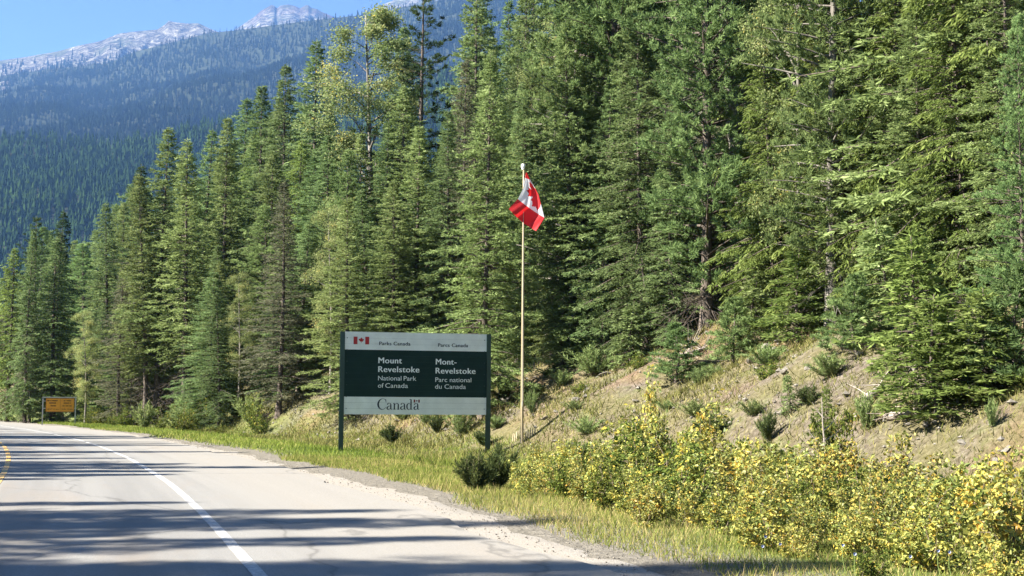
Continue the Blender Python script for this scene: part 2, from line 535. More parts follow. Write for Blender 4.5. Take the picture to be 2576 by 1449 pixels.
# terrain sheet round the road
sv = np.concatenate([np.arange(-40, -12, 3), np.arange(-12, 70, 0.55), np.arange(70, 330, 3.0)])
tv = np.concatenate([np.arange(-80, -12, 4), np.arange(-12, 3, 3), np.arange(3, 32, 0.45), np.arange(32, 130, 3.0), np.arange(130, 420, 12)])
S, T, F = st_grid(sv, tv)
X, Y = st_to_xy(S, T)
Z = terrain(X, Y)
me = make_mesh('ground', np.stack([X, Y, Z], -1), F, [M['ground']], smooth=True)
uv_lane(me, T, S)
obj('ground', me, kind='structure')

# valley floor far out to the hills
vx = np.linspace(-9000, 9000, 40); vy = np.linspace(-2500, 12500, 40)
VX, VY = np.meshgrid(vx, vy, indexing='ij')
n, m = VX.shape
i = np.arange(n - 1)[:, None] * m; j = np.arange(m - 1)[None]
F = np.stack([i + j, i + m + j, i + m + j + 1, i + j + 1], -1).reshape(-1, 4)
me = make_mesh('valley_floor', np.stack([VX.ravel(), VY.ravel(), np.full(VX.size, -3.0)], -1), F, [M['valley']])
obj('valley_floor', me, kind='structure')

# asphalt: right edge ragged
sv = np.concatenate([np.arange(-38, 60, 0.5), np.arange(60, 300, 2)])
rows_t = np.array([-10.6, -9.5, -7, -4, -2, 0, 1, 2.2])
S = np.repeat(sv[:, None], len(rows_t) + 1, 1)
edge = 3.05 + 0.5 * vnoise(sv * 0.3, 0.5, 61) + 0.16 * vnoise(sv * 1.3, 2.5, 62)
T = np.concatenate([np.repeat(rows_t[None], len(sv), 0), edge[:, None]], 1)
n, m = S.shape
i = np.arange(n - 1)[:, None] * m; j = np.arange(m - 1)[None]
F = np.stack([i + j, i + j + 1, i + m + j + 1, i + m + j], -1).reshape(-1, 4)[:, ::-1]
X, Y = st_to_xy(S.ravel(), T.ravel())
Zr = 0.02 * fbm(X * 0.25, Y * 0.25, 2, 71)
V = np.stack([X, Y, Zr + 0.004], -1)
# a lip so the asphalt edge has thickness
lipv = V.reshape(n, m, 3)[:, -1].copy(); lipv[:, 2] -= 0.06
V2 = np.concatenate([V, lipv])
k = np.arange(n - 1)
LF = np.stack([k * m + m - 1, n * m + k, n * m + k + 1, (k + 1) * m + m - 1], -1)
me = make_mesh('road', V2, [F, LF], [M['asphalt']], smooth=False)
uv_lane(me, np.concatenate([T.ravel(), edge]), np.concatenate([S.ravel(), sv]))
obj('road', me, kind='structure')


def zroad(x, y): return 0.02 * fbm(x * 0.25, y * 0.25, 2, 71)


# gravel shoulder under the asphalt edge
sv = np.concatenate([np.arange(-38, 70, 0.4), np.arange(70, 300, 2)])
gt = np.linspace(0, 1, 9)
ge = grass_edge(sv) + 0.15
S = np.repeat(sv[:, None], 9, 1); T = 1.5 + (ge[:, None] - 1.5) * gt[None]
n, m = S.shape
i = np.arange(n - 1)[:, None] * m; j = np.arange(m - 1)[None]
F = np.stack([i + j, i + j + 1, i + m + j + 1, i + m + j], -1).reshape(-1, 4)[:, ::-1]
X, Y = st_to_xy(S.ravel(), T.ravel())
Z = zroad(X, Y) - 0.030 + 0.03 * fbm(X * 1.5, Y * 1.5, 3, 81) * 0.6
Z = np.where(np.tile(gt, n) > 0.99, Z - 0.08, Z)
me = make_mesh('gravel_shoulder', np.stack([X, Y, Z], -1), F, [M['gravel']], smooth=True)
obj('gravel_shoulder', me, kind='structure')


def road_line(name, t, w, mat, sa=-38, sb=280):
    sv = np.concatenate([np.arange(sa, 60, 0.5), np.arange(60, sb, 2)])
    wob = 0.012 * vnoise(sv * 2.1, t, 91)
    S = np.stack([sv, sv], 1); T = np.stack([t - w / 2 + wob, t + w / 2 + wob], 1)
    n = len(sv); k = np.arange(n - 1)
    F = np.stack([2 * k, 2 * k + 1, 2 * k + 3, 2 * k + 2], -1)[:, ::-1]
    X, Y = st_to_xy(S.ravel(), T.ravel())
    me = make_mesh(name, np.stack([X, Y, zroad(X, Y) + 0.010], -1), F, [mat])
    return obj(name, me, kind='structure')


road_line('white_edge_line', 0.0, 0.125, M['white_paint'])
road_line('yellow_centre_line', -3.02, 0.12, M['yellow_paint'])
road_line('yellow_centre_line', -3.30, 0.12, M['yellow_paint'])
road_line('white_edge_line', -6.9, 0.15, M['white_paint'])

# ------------------------------------------------------------------ far hills and mountains


def interp(pts, x):
    p = np.array(pts, float)
    return np.interp(x, p[:, 0], p[:, 1])


def hill(name, crest, Dc, Db, base_y, x0, x1, nx, nv, relief, seed, mat, tintf=None, back=600, curve=1.0, gully=0.0):
    """a slope whose crest runs along a line of directions and whose foot lies nearer; heightfield with relief"""
    xs = np.linspace(x0, x1, nx); vv = np.linspace(0, 1, nv)
    V = np.zeros((nx, nv + 3, 3))
    for a, x in enumerate(xs):
        cy_ = float(interp(crest, x))
        dc = Dc(x) if callable(Dc) else Dc
        top = at(x, cy_, dc); bot = at(x, base_y, Db)
        for b, v in enumerate(vv):
            d = dc + (Db - dc) * v
            w = v ** curve
            z = top.z + (bot.z - top.z) * w
            px = at(x, cy_, d).x
            V[a, b + 1] = (px, d, z)
        V[a, 0] = (at(x, cy_, dc + back).x, dc + back, top.z - back * 0.5)
        V[a, nv + 1] = (at(x, base_y, Db - 60).x, Db - 60, min(bot.z - 60, -4))
        V[a, nv + 2] = (at(x, base_y, Db - 400).x, Db - 400, -5)
    g = V[:, 1:nv + 1]
    fade = np.minimum(1, vv * 6)[None, :]
    nz = fbm(g[..., 0] / (relief * 6), g[..., 1] / (relief * 6), 5, seed)
    gl = -np.abs(fbm(g[..., 0] / (relief * 2.4), g[..., 1] / (relief * 9), 4, seed + 9)) if gully else 0
    g[..., 2] += (nz * relief + gl * gully) * fade
    n, m = V.shape[:2]
    i = np.arange(n - 1)[:, None] * m; j = np.arange(m - 1)[None]
    F = np.stack([i + j, i + j + 1, i + m + j + 1, i + m + j], -1).reshape(-1, 4)
    tint = np.zeros((n, m)) if tintf is None else tintf(xs, vv, V)
    me = make_mesh(name, V.reshape(-1, 3), F, [mat], tint=tint.ravel(), smooth=(mat is not M['rock']))
    obj(name, me, kind='structure')
    return g


def far_trees(name, g, mask, count, h, seed, mat, tiers=3, pts=6, slim=0.17):
    """a wood on a far slope: many small ragged cones joined in one mesh"""
    gg = np.random.default_rng(seed)
    nx, nv = g.shape[:2]
    u = gg.random(count * 2) * (nx - 1.001); v = gg.random(count * 2) * (nv - 1.001)
    i = u.astype(int); j = v.astype(int); fu = (u - i)[:, None]; fv = (v - j)[:, None]
    P = (g[i, j] * (1 - fu) + g[i + 1, j] * fu) * (1 - fv) + (g[i, j + 1] * (1 - fu) + g[i + 1, j + 1] * fu) * fv
    keep = mask(u / (nx - 1), v / (nv - 1), P, gg)
    P = P[keep][:count]
    n = len(P)
    H = h * (0.6 + 0.7 * gg.random(n)); Rd = H * slim * (0.8 + 0.5 * gg.random(n))
    vs_, fs_ = [], []
    az0 = gg.random(n) * 6.28
    tint0 = np.clip(0.45 + 0.5 * fbm(P[:, 0] / 160, P[:, 1] / 260, 3, seed) + 0.12 * gg.normal(size=n), 0, 1)
    per = tiers * (pts + 1)
    off = 0
    VV = np.zeros((n, per, 3))
    for k in range(tiers):
        zt = H * (1.0 if k == 0 else 1.0 - (k - 0.35) / tiers)
        zb = H * (1.0 - (k + 1) / tiers) + H * 0.03
        VV[:, off] = P + np.stack([np.zeros(n), np.zeros(n), zt], -1)
        rk = Rd * ((k + 1) / tiers) ** 0.8
        for q in range(pts):
            a = az0 + 6.283 * q / pts + k * 0.5
            rr = rk * (1.0 if q % 2 == 0 else 0.55) * (0.8 + 0.4 * gg.random(n))
            VV[:, off + 1 + q] = P + np.stack([rr * np.cos(a), rr * np.sin(a), zb - 0.03 * H * (q % 2 == 0)], -1)
        off += pts + 1
    ff = []
    for k in range(tiers):
        b = k * (pts + 1)
        for q in range(pts):
            ff.append([b, b + 1 + q, b + 1 + (q + 1) % pts])
    F = (np.arange(n)[:, None, None] * per + np.array(ff)[None]).reshape(-1, 3)
    me = make_mesh(name, VV.reshape(-1, 3), F, [mat], tint=np.repeat(tint0, per))
    return obj(name, me, kind='stuff')


# middle hill
crest_mid = [(-500, 345), (0, 338), (120, 345), (250, 352), (330, 352), (420, 330), (560, 300), (760, 250), (1000, 190), (1400, 120)]
g = hill('forested_hill', [(x, y + 12) for x, y in crest_mid], 2350, 1200, 900, -420, 1250, 60, 40, 50, 3, M['forestfloor'], curve=0.9)
o = far_trees('hill_forest', g, lambda u, v, P, gg: np.ones(len(P), bool), 15000, 21, 5, M['midforest'], tiers=3, pts=6, slim=0.20)
o['label'] = 'dark green conifer forest covering the nearer hill below the mountain'; o['category'] = 'forest'

# big forested slope; its crest is the treeline at the left and the skyline further right
crest_for = [(-500, 235), (0, 190), (120, 172), (200, 165), (270, 158), (340, 128), (420, 108), (530, 80), (600, 74), (700, 60), (830, 44), (900, 37), (1000, 18), (1080, 6), (1300, -60), (1750, -150)]
g = hill('forested_mountain', [(x, y + 2) for x, y in crest_for], lambda x: 5600 - 0.6 * x, 2700, 430, -420, 1750, 130, 70, 170, 13, M['forestfloor'], curve=0.85, gully=90)


def mmask(u, v, P, gg):
    gap = fbm(P[:, 0] / 240, P[:, 1] / 500, 4, 77) > 0.52
    return ~gap


o = far_trees('mountain_forest', g, mmask, 44000, 20, 15, M['farforest'], tiers=2, pts=4, slim=0.20)
o['label'] = 'blue hazy conifer forest climbing the big mountain slope to the treeline'; o['category'] = 'forest'

# rocky shoulder at the left
crest_b = [(-500, 230), (-100, 172), (0, 152), (60, 144), (140, 130), (200, 114), (250, 104), (300, 84), (340, 79), (395, 74), (415, 62), (425, 52), (440, 56), (470, 59), (500, 58), (530, 73), (560, 84), (640, 120), (760, 180)]
g = hill('rocky_mountain', crest_b, 7000, 5300, 240, -420, 760, 240, 80, 90, 23, M['rock'], curve=0.95, back=900, gully=150)
# a few alpine trees on its lower edge
o = far_trees('treeline_forest', g, lambda u, v, P, gg: (gg.random(len(P)) < np.clip((v - 0.10) * 2.2, 0, 1) * (0.3 + 0.9 * (fbm(P[:, 0] / 120, P[:, 1] / 200, 3, 5) > 0.02))), 1500, 30, 25, M['farforest'], tiers=2, pts=5, slim=0.18)
o['label'] = 'scattered stunted trees at the foot of the grey rock face'; o['category'] = 'forest'


def brown_top(xs, vv, V):
    t = np.zeros(V.shape[:2])
    nzz = fbm(V[..., 0] / 160, V[..., 2] / 160, 3, 5)
    zt = V[:, 1:2, 2]
    t[:, :] = np.clip(1.15 - (zt - V[..., 2]) / 120 + nzz * 1.2, 0, 1) * sstep(615, 660, xs)[:, None]
    return t


crest_c = [(540, 110), (595, 72), (620, 55), (640, 42), (655, 28), (665, 22), (683, 12), (690, 14), (697, 21), (705, 14), (725, 11), (742, 15), (755, 21), (768, 13), (776, 13), (785, 20), (797, 22), (810, 30), (830, 38), (870, 60), (940, 100)]
hill('rocky_peak', crest_c, 8200, 6400, 240, 540, 940, 150, 60, 80, 33, M['rock'], tintf=brown_top, back=900, gully=130)
crest_d = [(900, 60), (940, 30), (962, 12), (985, 3), (1010, -8), (1060, -25), (1130, -30), (1300, 0)]
hill('alpine_peak', crest_d, 7600, 6000, 240, 880, 1300, 80, 50, 60, 43, M['rock'], back=900, gully=60)

# ------------------------------------------------------------------ trees


def conifer(seed, H, Rm, cb, kind, mat, dens=1.0, barkm='bark', dead=0, whorl=None, asym=0.25, topfull=0.85):
    """one conifer, base at the origin: returns (trunk mesh, crown mesh)"""
    g = np.random.default_rng(seed)
    tk = MB()
    zs = np.linspace(0, H, 12)
    r0 = 0.0075 * H + 0.025
    lean = g.normal(size=2) * 0.012 * H
    bend = g.normal(size=2) * 0.15
    def axis(z):
        u = np.asarray(z) / H
        return np.stack([lean[0] * u + bend[0] * np.sin(u * 4), lean[1] * u + bend[1] * np.sin(u * 3.1 + 1), np.asarray(z)], -1)
    rad = r0 * (1 - zs / H) ** 0.9 + 0.008
    rad[0] *= 1.35
    tk.tube(axis(zs), rad, 8)
    P_ = dict(spruce=(0.40, 6, -8, 22, 0.09), fir=(0.42, 6, -2, 16, 0.085), pine=(0.58, 6, 14, 6, 0.0), cedar=(0.36, 5, 8, 34, 0.05), dark=(0.55, 5, 4, 12, 0.05))[kind]
    dz, nb, e_lo, droop, up = P_
    if whorl: dz = whorl
    zw = []
    z = cb
    while z < H - 0.25:
        zw.append(z); z += dz * (0.75 + 0.5 * g.random()) * (1 - 0.45 * (z / H))
    bz, baz = [], []
    for k, z in enumerate(zw):
        c = max(3, int(round(nb * (0.8 + 0.4 * g.random()))))
        a0 = g.random() * 6.28
        for q in range(c):
            bz.append(z + g.normal() * dz * (0.10 if kind in ('pine', 'dark') else 0.3)); baz.append(a0 + 6.283 * q / c + g.normal() * 0.22)
    bz = np.clip(np.array(bz), cb, H - 0.1); baz = np.array(baz)
    u = (bz - cb) / (H - cb)
    prof = np.minimum(1.0, (1 - u) ** (topfull + 0.12) * 1.12) * np.minimum(1, 0.66 + 2.6 * u)
    lump = 1 + asym * np.sin(baz * 2 + g.random() * 6) * np.sin(bz * 0.9 + g.random() * 6) + 0.75 * vnoise(bz * 0.5, baz * 0.9, seed)
    L = Rm * prof * lump * (0.50 + 0.68 * g.random(len(bz))) + 0.08
    L[g.random(len(bz)) < 0.07] *= 0.35
    el = np.radians(e_lo + (36 - e_lo) * u ** 1.6 + g.normal(size=len(u)) * 6)
    dr = np.radians(droop) * (1 - u) ** 0.7
    B = axis(bz)
    def bpoint(i, f):
        r = f * L[i]
        zz = r * np.tan(el[i]) - np.tan(dr[i]) * r * f + up * L[i] * np.maximum(0, f - 0.6) ** 2 * 6
        return B[i] + np.stack([np.cos(baz[i]) * r, np.sin(baz[i]) * r, zz], -1)
    idx = np.arange(len(bz))
    for i in idx[L > 0.5]:
        ff = np.linspace(0, 0.92, 4)
        pts = bpoint(np.full(4, i), ff)
        tk.tube(pts, np.array([1, 0.7, 0.45, 0.15]) * (0.010 + 0.014 * L[i]), 3, cap=False)
    # bare dead branches under the live crown
    for k in range(dead):
        z = cb * (0.12 + 0.88 * g.random()); a = g.random() * 6.28; l = (0.5 + 0.9 * g.random()) * min(Rm, 2.2) * 0.8
        ff = np.linspace(0, 1, 4)[:, None]
        d = np.array([[math.cos(a), math.sin(a), -0.15 - 0.5 * g.random()]])
        pts = axis(np.array([z])) + d * ff * l + np.array([[0, 0, -0.25]]) * ff ** 2 * l
        tk.tube(pts, np.array([1, .7, .45, .15]) * 0.016, 3, cap=False)
        for q in range(4):
            i0 = int(g.integers(1, 3)); p0 = pts[i0]
            dd = norm(d[0] + g.normal(size=3) * 0.7)
            tk.tube(np.array([p0, p0 + dd * 0.22 * l, p0 + dd * 0.4 * l + np.array([0, 0, -.08 * l])]), np.array([.008, .006, .003]), 3, cap=False)
    # laterals
    n1 = np.maximum(3, (L * (6.5 if kind in ('spruce', 'fir') else 5.5 if kind == 'cedar' else 4.6)).astype(int))
    bi = np.repeat(idx, n1)
    f = (0.12 + 0.88 * g.random(len(bi)) ** 0.75)
    p = bpoint(bi, f)
    p2 = bpoint(bi, np.minimum(f + 0.06, 1.06))
    bd = norm(p2 - p)
    side = np.where(g.random(len(bi)) < 0.5, -1.0, 1.0)
    lat = norm(np.cross(bd, np.array([0, 0, 1.0]))) * side[:, None]
    ang = np.radians(35 + 35 * g.random(len(bi)))[:, None]
    ld = np.cos(ang) * bd + np.sin(ang) * lat
    if kind == 'spruce': ld = ld + np.array([0, 0, -0.25]) + g.normal(size=ld.shape) * 0.12
    elif kind == 'fir': ld = ld + np.array([0, 0, -0.05]) + g.normal(size=ld.shape) * 0.16
    elif kind == 'cedar': ld = ld + np.array([0, 0, -0.50]) + g.normal(size=ld.shape) * 0.15
    else: ld = ld + np.array([0, 0, 0.35]) + g.normal(size=ld.shape) * 0.18
    ld = norm(ld)
    ll = (0.34 * L[bi] * (1.05 - f) + 0.20 + 0.12 * g.random(len(bi))) * (0.7 + 0.6 * g.random(len(bi))) * np.clip(0.40 + (H - B[bi, 2]) / 4.0, 0.40, 1)
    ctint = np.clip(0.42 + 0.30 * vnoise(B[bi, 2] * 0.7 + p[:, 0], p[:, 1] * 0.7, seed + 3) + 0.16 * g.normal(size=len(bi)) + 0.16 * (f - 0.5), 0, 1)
    if kind in ('spruce', 'fir', 'cedar'):
        n2 = np.maximum(3, (ll * 20 * dens).astype(int) + 4)
        li = np.repeat(np.arange(len(bi)), n2)
        ff = 0.05 + 0.95 * g.random(len(li))
        q = p[li] + ld[li] * (ll[li] * ff)[:, None]
        q[:, 2] -= 0.10 * ll[li] * ff ** 2
        sd = np.cross(ld[li], np.array([0, 0, 1.0])) * np.where(g.random(len(li)) < 0.5, -1, 1)[:, None]
        d = ld[li] * 0.75 + norm(sd) * 0.65 + g.normal(size=q.shape) * (0.28 if kind != 'cedar' else 0.20)
        if kind == 'cedar': d[:, 2] -= 0.35
        sl = (0.14 + 0.15 * g.random(len(li)))
        sw = 0.021 + 0.014 * g.random(len(li))
        v, fc = strips(q, d, sl, sw, g, flat=0.45 if kind == 'cedar' else 0.0)
    else:
        # needle brushes on the laterals
        n2 = np.maximum(2, (ll * 6.5 * dens).astype(int) + 1)
        li0 = np.repeat(np.arange(len(bi)), n2)
        ff = 0.25 + 0.75 * g.random(len(li0))
        c = p[li0] + ld[li0] * (ll[li0] * ff)[:, None]
        c[:, 2] += 0.12 * ll[li0] * ff ** 2
        k = 11
        q = np.repeat(c, k, 0)
        li = np.repeat(li0, k)
        d = ld[li] * 0.75 + np.array([0, 0, 0.35]) + g.normal(size=q.shape) * 0.62
        sl = 0.14 + 0.10 * g.random(len(li)); sw = 0.013 + 0.008 * g.random(len(li))
        v, fc = strips(q + g.normal(size=q.shape) * 0.02, d, sl, sw, g)
    tint = np.clip(ctint[li] + 0.12 * g.normal(size=len(li)), 0, 1)
    # leader tip
    tz_ = np.linspace(H - 1.0, H, 30); tp = axis(tz_)
    td = np.stack([np.cos(np.arange(30) * 2.4), np.sin(np.arange(30) * 2.4), np.full(30, 1.1)], -1)
    v3, f3 = strips(tp, td, 0.16 + 0.10 * (H - tz_), 0.022, g)
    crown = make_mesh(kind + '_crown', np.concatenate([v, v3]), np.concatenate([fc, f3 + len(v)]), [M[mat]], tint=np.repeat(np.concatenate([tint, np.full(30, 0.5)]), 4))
    return tk.mesh(kind + '_trunk', [M[barkm]], True), crown


def broadleaf(seed, H, Rm, cb, mat, nleaf=15000, barkm='greybark', leaf=0.085, r0=0.13):
    g = np.random.default_rng(seed)
    tk = MB()
    zs = np.linspace(0, H * 0.97, 12)
    ph = g.random(2) * 6
    def axis(z):
        u = np.asarray(z) / H
        return np.stack([0.35 * np.sin(u * 3 + ph[0]) - 0.35 * np.sin(ph[0]), 0.35 * np.sin(u * 2.5 + ph[1]) - 0.35 * np.sin(ph[1]), np.asarray(z)], -1)
    tk.tube(axis(zs), r0 * (1 - zs / H) ** 0.8 + 0.012, 8)
    cents = []; cr = []
    nb = 44
    for k in range(nb):
        z = cb + (H * 0.96 - cb) * (k + g.random()) / nb
        u = (z - cb) / (H - cb)
        a = g.random() * 6.28
        l = Rm * (math.sin(math.pi * min(1, 0.18 + 0.78 * u)) ** 0.8) * (0.55 + 0.6 * g.random())
        e = R(35 + 25 * g.random())
        d = np.array([math.cos(a) * math.cos(e), math.sin(a) * math.cos(e), math.sin(e)])
        f = np.linspace(0, 1, 5)[:, None]
        pts = axis(np.array([z])) + d * f * l + g.normal(size=(5, 3)) * 0.06 * f + np.array([[0, 0, -0.15]]) * f ** 2 * l
        tk.tube(pts, np.array([1, .75, .5, .3, .12]) * (0.012 + 0.016 * l), 4, cap=False)
        for q in range(4):
            i0 = int(g.integers(2, 5)); f0 = i0 / 4; p0 = pts[i0]
            dd = norm(d + g.normal(size=3) * 0.7); l2 = 0.45 * l * (1.2 - f0) + 0.3
            tk.tube(np.array([p0, p0 + dd * l2 * 0.5, p0 + dd * l2]), np.array([.012, .008, .004]), 3, cap=False)
            cents.append(p0 + dd * l2 * 0.75); cr.append(0.30 + 0.25 * g.random())
    cents = np.array(cents); cr = np.array(cr)
    ci = g.integers(0, len(cents), nleaf)
    q = cents[ci] + g.normal(size=(nleaf, 3)) * (cr[ci] * 0.55)[:, None]
    d = g.normal(size=(nleaf, 3)) + np.array([0, 0, -0.5])
    v, f = strips(q, d, leaf * (0.7 + 0.6 * g.random(nleaf)), leaf * 0.36, g, mid=0.4)
    ct = g.normal(size=len(cents)) * 0.16
    tint = np.clip(0.5 + ct[ci] + 0.2 * g.normal(size=nleaf), 0, 1)
    crown = make_mesh('broadleaf_crown', v, f, [M[mat]], tint=np.repeat(tint, 4))
    return tk.mesh('broadleaf_trunk', [M[barkm]], True), crown


PROTO = {}


def proto(key, H, pair): PROTO[key] = (H, pair)


proto('spruce1', 22, conifer(101, 22, 3.0, 0.9, 'spruce', 'spruce', 1.0, dead=6))
proto('spruce2', 22, conifer(102, 22, 2.5, 1.6, 'spruce', 'spruce', 1.0, dead=14))
proto('spruce3', 22, conifer(103, 22, 3.4, 0.5, 'spruce', 'spruce', 0.9))
proto('fir1', 22, conifer(111, 22, 2.9, 0.9, 'fir', 'fir', 0.95, dead=8))
proto('fir2', 22, conifer(112, 22, 3.3, 1.1, 'fir', 'fir', 0.85, dead=10, asym=0.4))
proto('fir3', 22, conifer(113, 22, 2.5, 5.0, 'fir', 'fir', 1.0, dead=46))
proto('pine1', 22, conifer(121, 22, 3.5, 1.6, 'pine', 'pine', 1.05, dead=46, asym=0.35, topfull=0.7))
proto('pine2', 22, conifer(122, 22, 3.0, 2.2, 'pine', 'pine', 1.1, barkm='greybark', dead=12, asym=0.4, topfull=0.7))
proto('pine3', 22, conifer(123, 22, 2.7, 8.0, 'pine', 'pine', 1.1, dead=26, asym=0.45, topfull=0.6))
proto('dark1', 22, conifer(131, 22, 2.7, 3.0, 'dark', 'dark', 1.0, whorl=1.05, dead=6, topfull=0.75))
proto('dark2', 22, conifer(132, 22, 2.9, 1.2, 'spruce', 'dark', 0.8))
proto('cedar1', 20, conifer(141, 20, 3.4, 0.5, 'cedar', 'cedar', 1.0, topfull=0.7))
proto('cedar2', 20, conifer(142, 20, 3.0, 0.8, 'cedar', 'cedar', 1.0, topfull=0.75))
proto('bare1', 22, conifer(151, 22, 1.9, 10.5, 'fir', 'spruce', 0.8, barkm='greybark', dead=70))
proto('grey1', 22, conifer(152, 22, 2.6, 1.8, 'fir', 'withered', 0.6, dead=20, asym=0.4))
proto('birch1', 20, broadleaf(161, 20, 3.1, 3.0, 'birchleaf', 34000, leaf=0.105))
proto('birch2', 20, broadleaf(162, 20, 2.5, 4.0, 'birchleaf', 20000, leaf=0.10))
proto('sapling1', 4, conifer(171, 4, 1.25, 0.15, 'fir', 'cedar', 1.0, whorl=0.26))
proto('sapling2', 4, conifer(172, 4, 1.05, 0.15, 'pine', 'pine', 1.2, whorl=0.36))
proto('sapling3', 4, conifer(173, 4, 0.95, 0.10, 'spruce', 'fir', 1.0, whorl=0.28))

KIND = {'grey': ('withered_fir', 'grey-brown withered fir'), 'spruce': ('spruce_tree', 'dark green spruce'), 'fir': ('fir_tree', 'olive green fir'), 'pine': ('pine_tree', 'blue-green pine'),
        'dark': ('dark_conifer', 'almost black conifer'), 'cedar': ('cedar_tree', 'yellow-green cedar'), 'bare': ('sparse_fir', 'sparse bare-trunked fir'),
        'birch': ('birch_tree', 'pale-leaved birch'), 'sapling': ('young_conifer', 'small young conifer')}
TREES = []


foot_line = [(1235, 905), (1330, 918), (1450, 905), (1560, 862), (1650, 890), (1770, 885), (1900, 870), (2060, 838), (2200, 852), (2350, 885), (2700, 930)]


def place(key, x, D, H, wide=1.0, label=None, rz=None, sink=0.15, pos=None):
    """a tree whose base stands at picture column x and depth D; height H metres"""
    h0, (tme, cme) = PROTO[key]
    if pos is None:
        if x > 1200 and key[:4] != 'sapl': D = D * 0.82; H = H * 0.88
        px = at(x, 1000, D).x; py = D
        if x > 1235:
            # the forest begins on the crest: step back up the slope until the foot is on it
            while project((px, py, tz(px, py)))[1] > float(interp(foot_line, x)) and py < D + 22:
                py += 0.5; px = at(x, 1000, py).x
            H = H * (1 + 0.5 * (py - D) / D); D = py
    else:
        px, py = pos
    pz = tz(px, py)
    kind = key.rstrip('0123456789')
    root = bpy.data.objects.new(KIND[kind][0], None)
    COL.objects.link(root)
    root.empty_display_size = 0.3
    root.location = (px, py, pz - sink)
    root.rotation_euler = (rng.normal() * 0.015, rng.normal() * 0.015, rng.random() * 6.28 if rz is None else rz)
    if px / py < -0.06: wide *= 1.25
    s = H / h0
    w = s * wide
    root.scale = (w, w, s)
    for nm, me_ in (('trunk', tme), ('crown', cme)):
        c = bpy.data.objects.new(nm, me_); COL.objects.link(c); c.parent = root
    root['category'] = 'tree'
    TREES.append(dict(o=root, kind=kind, x=project((px, py, pz))[0], D=D if pos is None else py, label=label, H=H, px=px, py=py, pz=pz))
    return root


def height_for(x, D, ytop):
    if x > 1200:
        D = D * 0.82
        px = at(x, 1000, D).x
        return (at(x, ytop, D).z - tz(px, D)) / 0.88
    px = at(x, 1000, D).x
    return at(x, ytop, D).z - tz(px, D)


def place_top(key, x, D, ytop, wide=1.0, label=None): return place(key, x, D, height_for(x, D, ytop), wide, label)


def ground_hit(x, y, d0=16, d1=75):
    """where the sight line through a picture point meets the ground"""
    dd = np.arange(d0, d1, 0.2)
    r_ = ray(x, y)
    X = r_.x * dd; Zl = CAM_H + r_.z * dd
    tzz = terrain(X, dd)
    k = np.nonzero(Zl <= tzz)[0]
    k = k[0] if len(k) else len(dd) - 1
    return Vector((float(X[k]), float(dd[k]), float(tzz[k])))


# ---- trees one can pick out in the photograph
place('pine1', 1770, 59, 25, 1.05, 'big blue-green pine with dead lower branches on the bank crest', rz=0.6)
place('pine2', 2103, 50, 24, 0.95, 'pine with a thin pale trunk line among yellow-green cedars')
place('cedar1', 2010, 57, 21, 1.0, 'bright yellow-green cedar just beside the dark gap in the forest')
place('cedar1', 2215, 52, 19, 1.05, 'broad yellow-green cedar above the bare dirt crest')
place('fir2', 2395, 47, 26, 1.1, 'tall fir with a thick grey trunk above the broken snag')
place('cedar2', 2500, 44, 22, 1.0, 'cedar with drooping sprays in the upper corner of the forest')
place('bare1', 1897, 60, 31, 1.25, 'sparse conifer with a sunlit whitish trunk behind the big pine')
place('pine3', 1535, 66, 29, 1.1, 'tall bare-trunked pine, nearer to the flag of a close pair')
place('pine3', 1562, 69, 31, 1.1, 'tall bare-trunked pine, farther from the flag of a close pair')
place('pine2', 1412, 62, 23, 0.95, 'slim pine with a pale trunk just beyond the flag')
place_top('fir1', 1328, 69, 120, 1.1, 'fir with a dark bare trunk stretch straight above the flagpole')
place_top('fir2', 1210, 64, 120, 1.1, 'full olive fir rising behind the end of the park sign')
place_top('dark1', 1062, 79, -60, 1.15, 'tall black-green conifer with flat tiers against the blue mountain')
place_top('birch1', 925, 82, 15, 1.15, 'tall pale-leaved birch breaking the skyline before the mountain')
place_top('fir1', 905, 77, 330, 1.1)
place_top('spruce1', 955, 76, 300, 1.0)
place_top('spruce2', 985, 90, 60, 1.0, 'slender spruce tip between the tall birch and the tiered conifer')
place_top('spruce1', 771, 97, 106, 1.05, 'pointed spruce, higher of two standing against the blue mountain')
place_top('spruce3', 684, 100, 155, 0.95, 'pointed spruce, lower of two standing against the blue mountain')
place_top('spruce2', 632, 104, 205, 1.1)
place_top('fir1', 560, 100, 288, 1.0)
place_top('spruce1', 500, 104, 318, 1.0)
place_top('spruce2', 452, 100, 390, 1.0)
place_top('dark2', 342, 112, 408, 1.05, 'dark spruce top standing before the green hill')
place_top('dark2', 390, 116, 452, 0.9)
place_top('spruce1', 262, 116, 508, 1.1)
place_top('dark2', 143, 126, 524, 1.0, 'black-green conifer, taller of two behind the orange sign')
place_top('dark1', 74, 128, 540, 1.25, 'black-green conifer, broader of two behind the orange sign')
place_top('spruce1', 132, 99, 590, 1.25, 'spruce with a dark lower trunk standing behind the orange sign')
place_top('birch2', 1395, 76, 40, 1.1, 'yellowish birch crown high above the flag')
place_top('birch2', 330, 92, 660, 0.7, 'small whitish-leaved birch before the dark conifers')
broad_crown = place('birch1', 2000, 64, 22, 0.8, 'yellow-green broadleaf crown beside the whitish trunk')
place('fir3', 357, 90, 17, 1.0, 'fir with two bare metres of trunk behind the grass verge')
place('fir3', 400, 91, 20, 1.0, 'fir with a long straight bare trunk between orange sign and park sign')
place('fir3', 463, 88, 18, 1.0, 'fir whose bare trunk stands nearest to the park sign')
place('spruce2', 65, 98, 14, 0.8, 'thin spruce standing just before the orange sign posts')
place('cedar2', 20, 104, 13.5, 1.1, 'light green cedar at the very edge of the picture')
place('cedar2', 1190, 60, 9.5, 1.0, 'bright green young cedar peeping over the park sign')
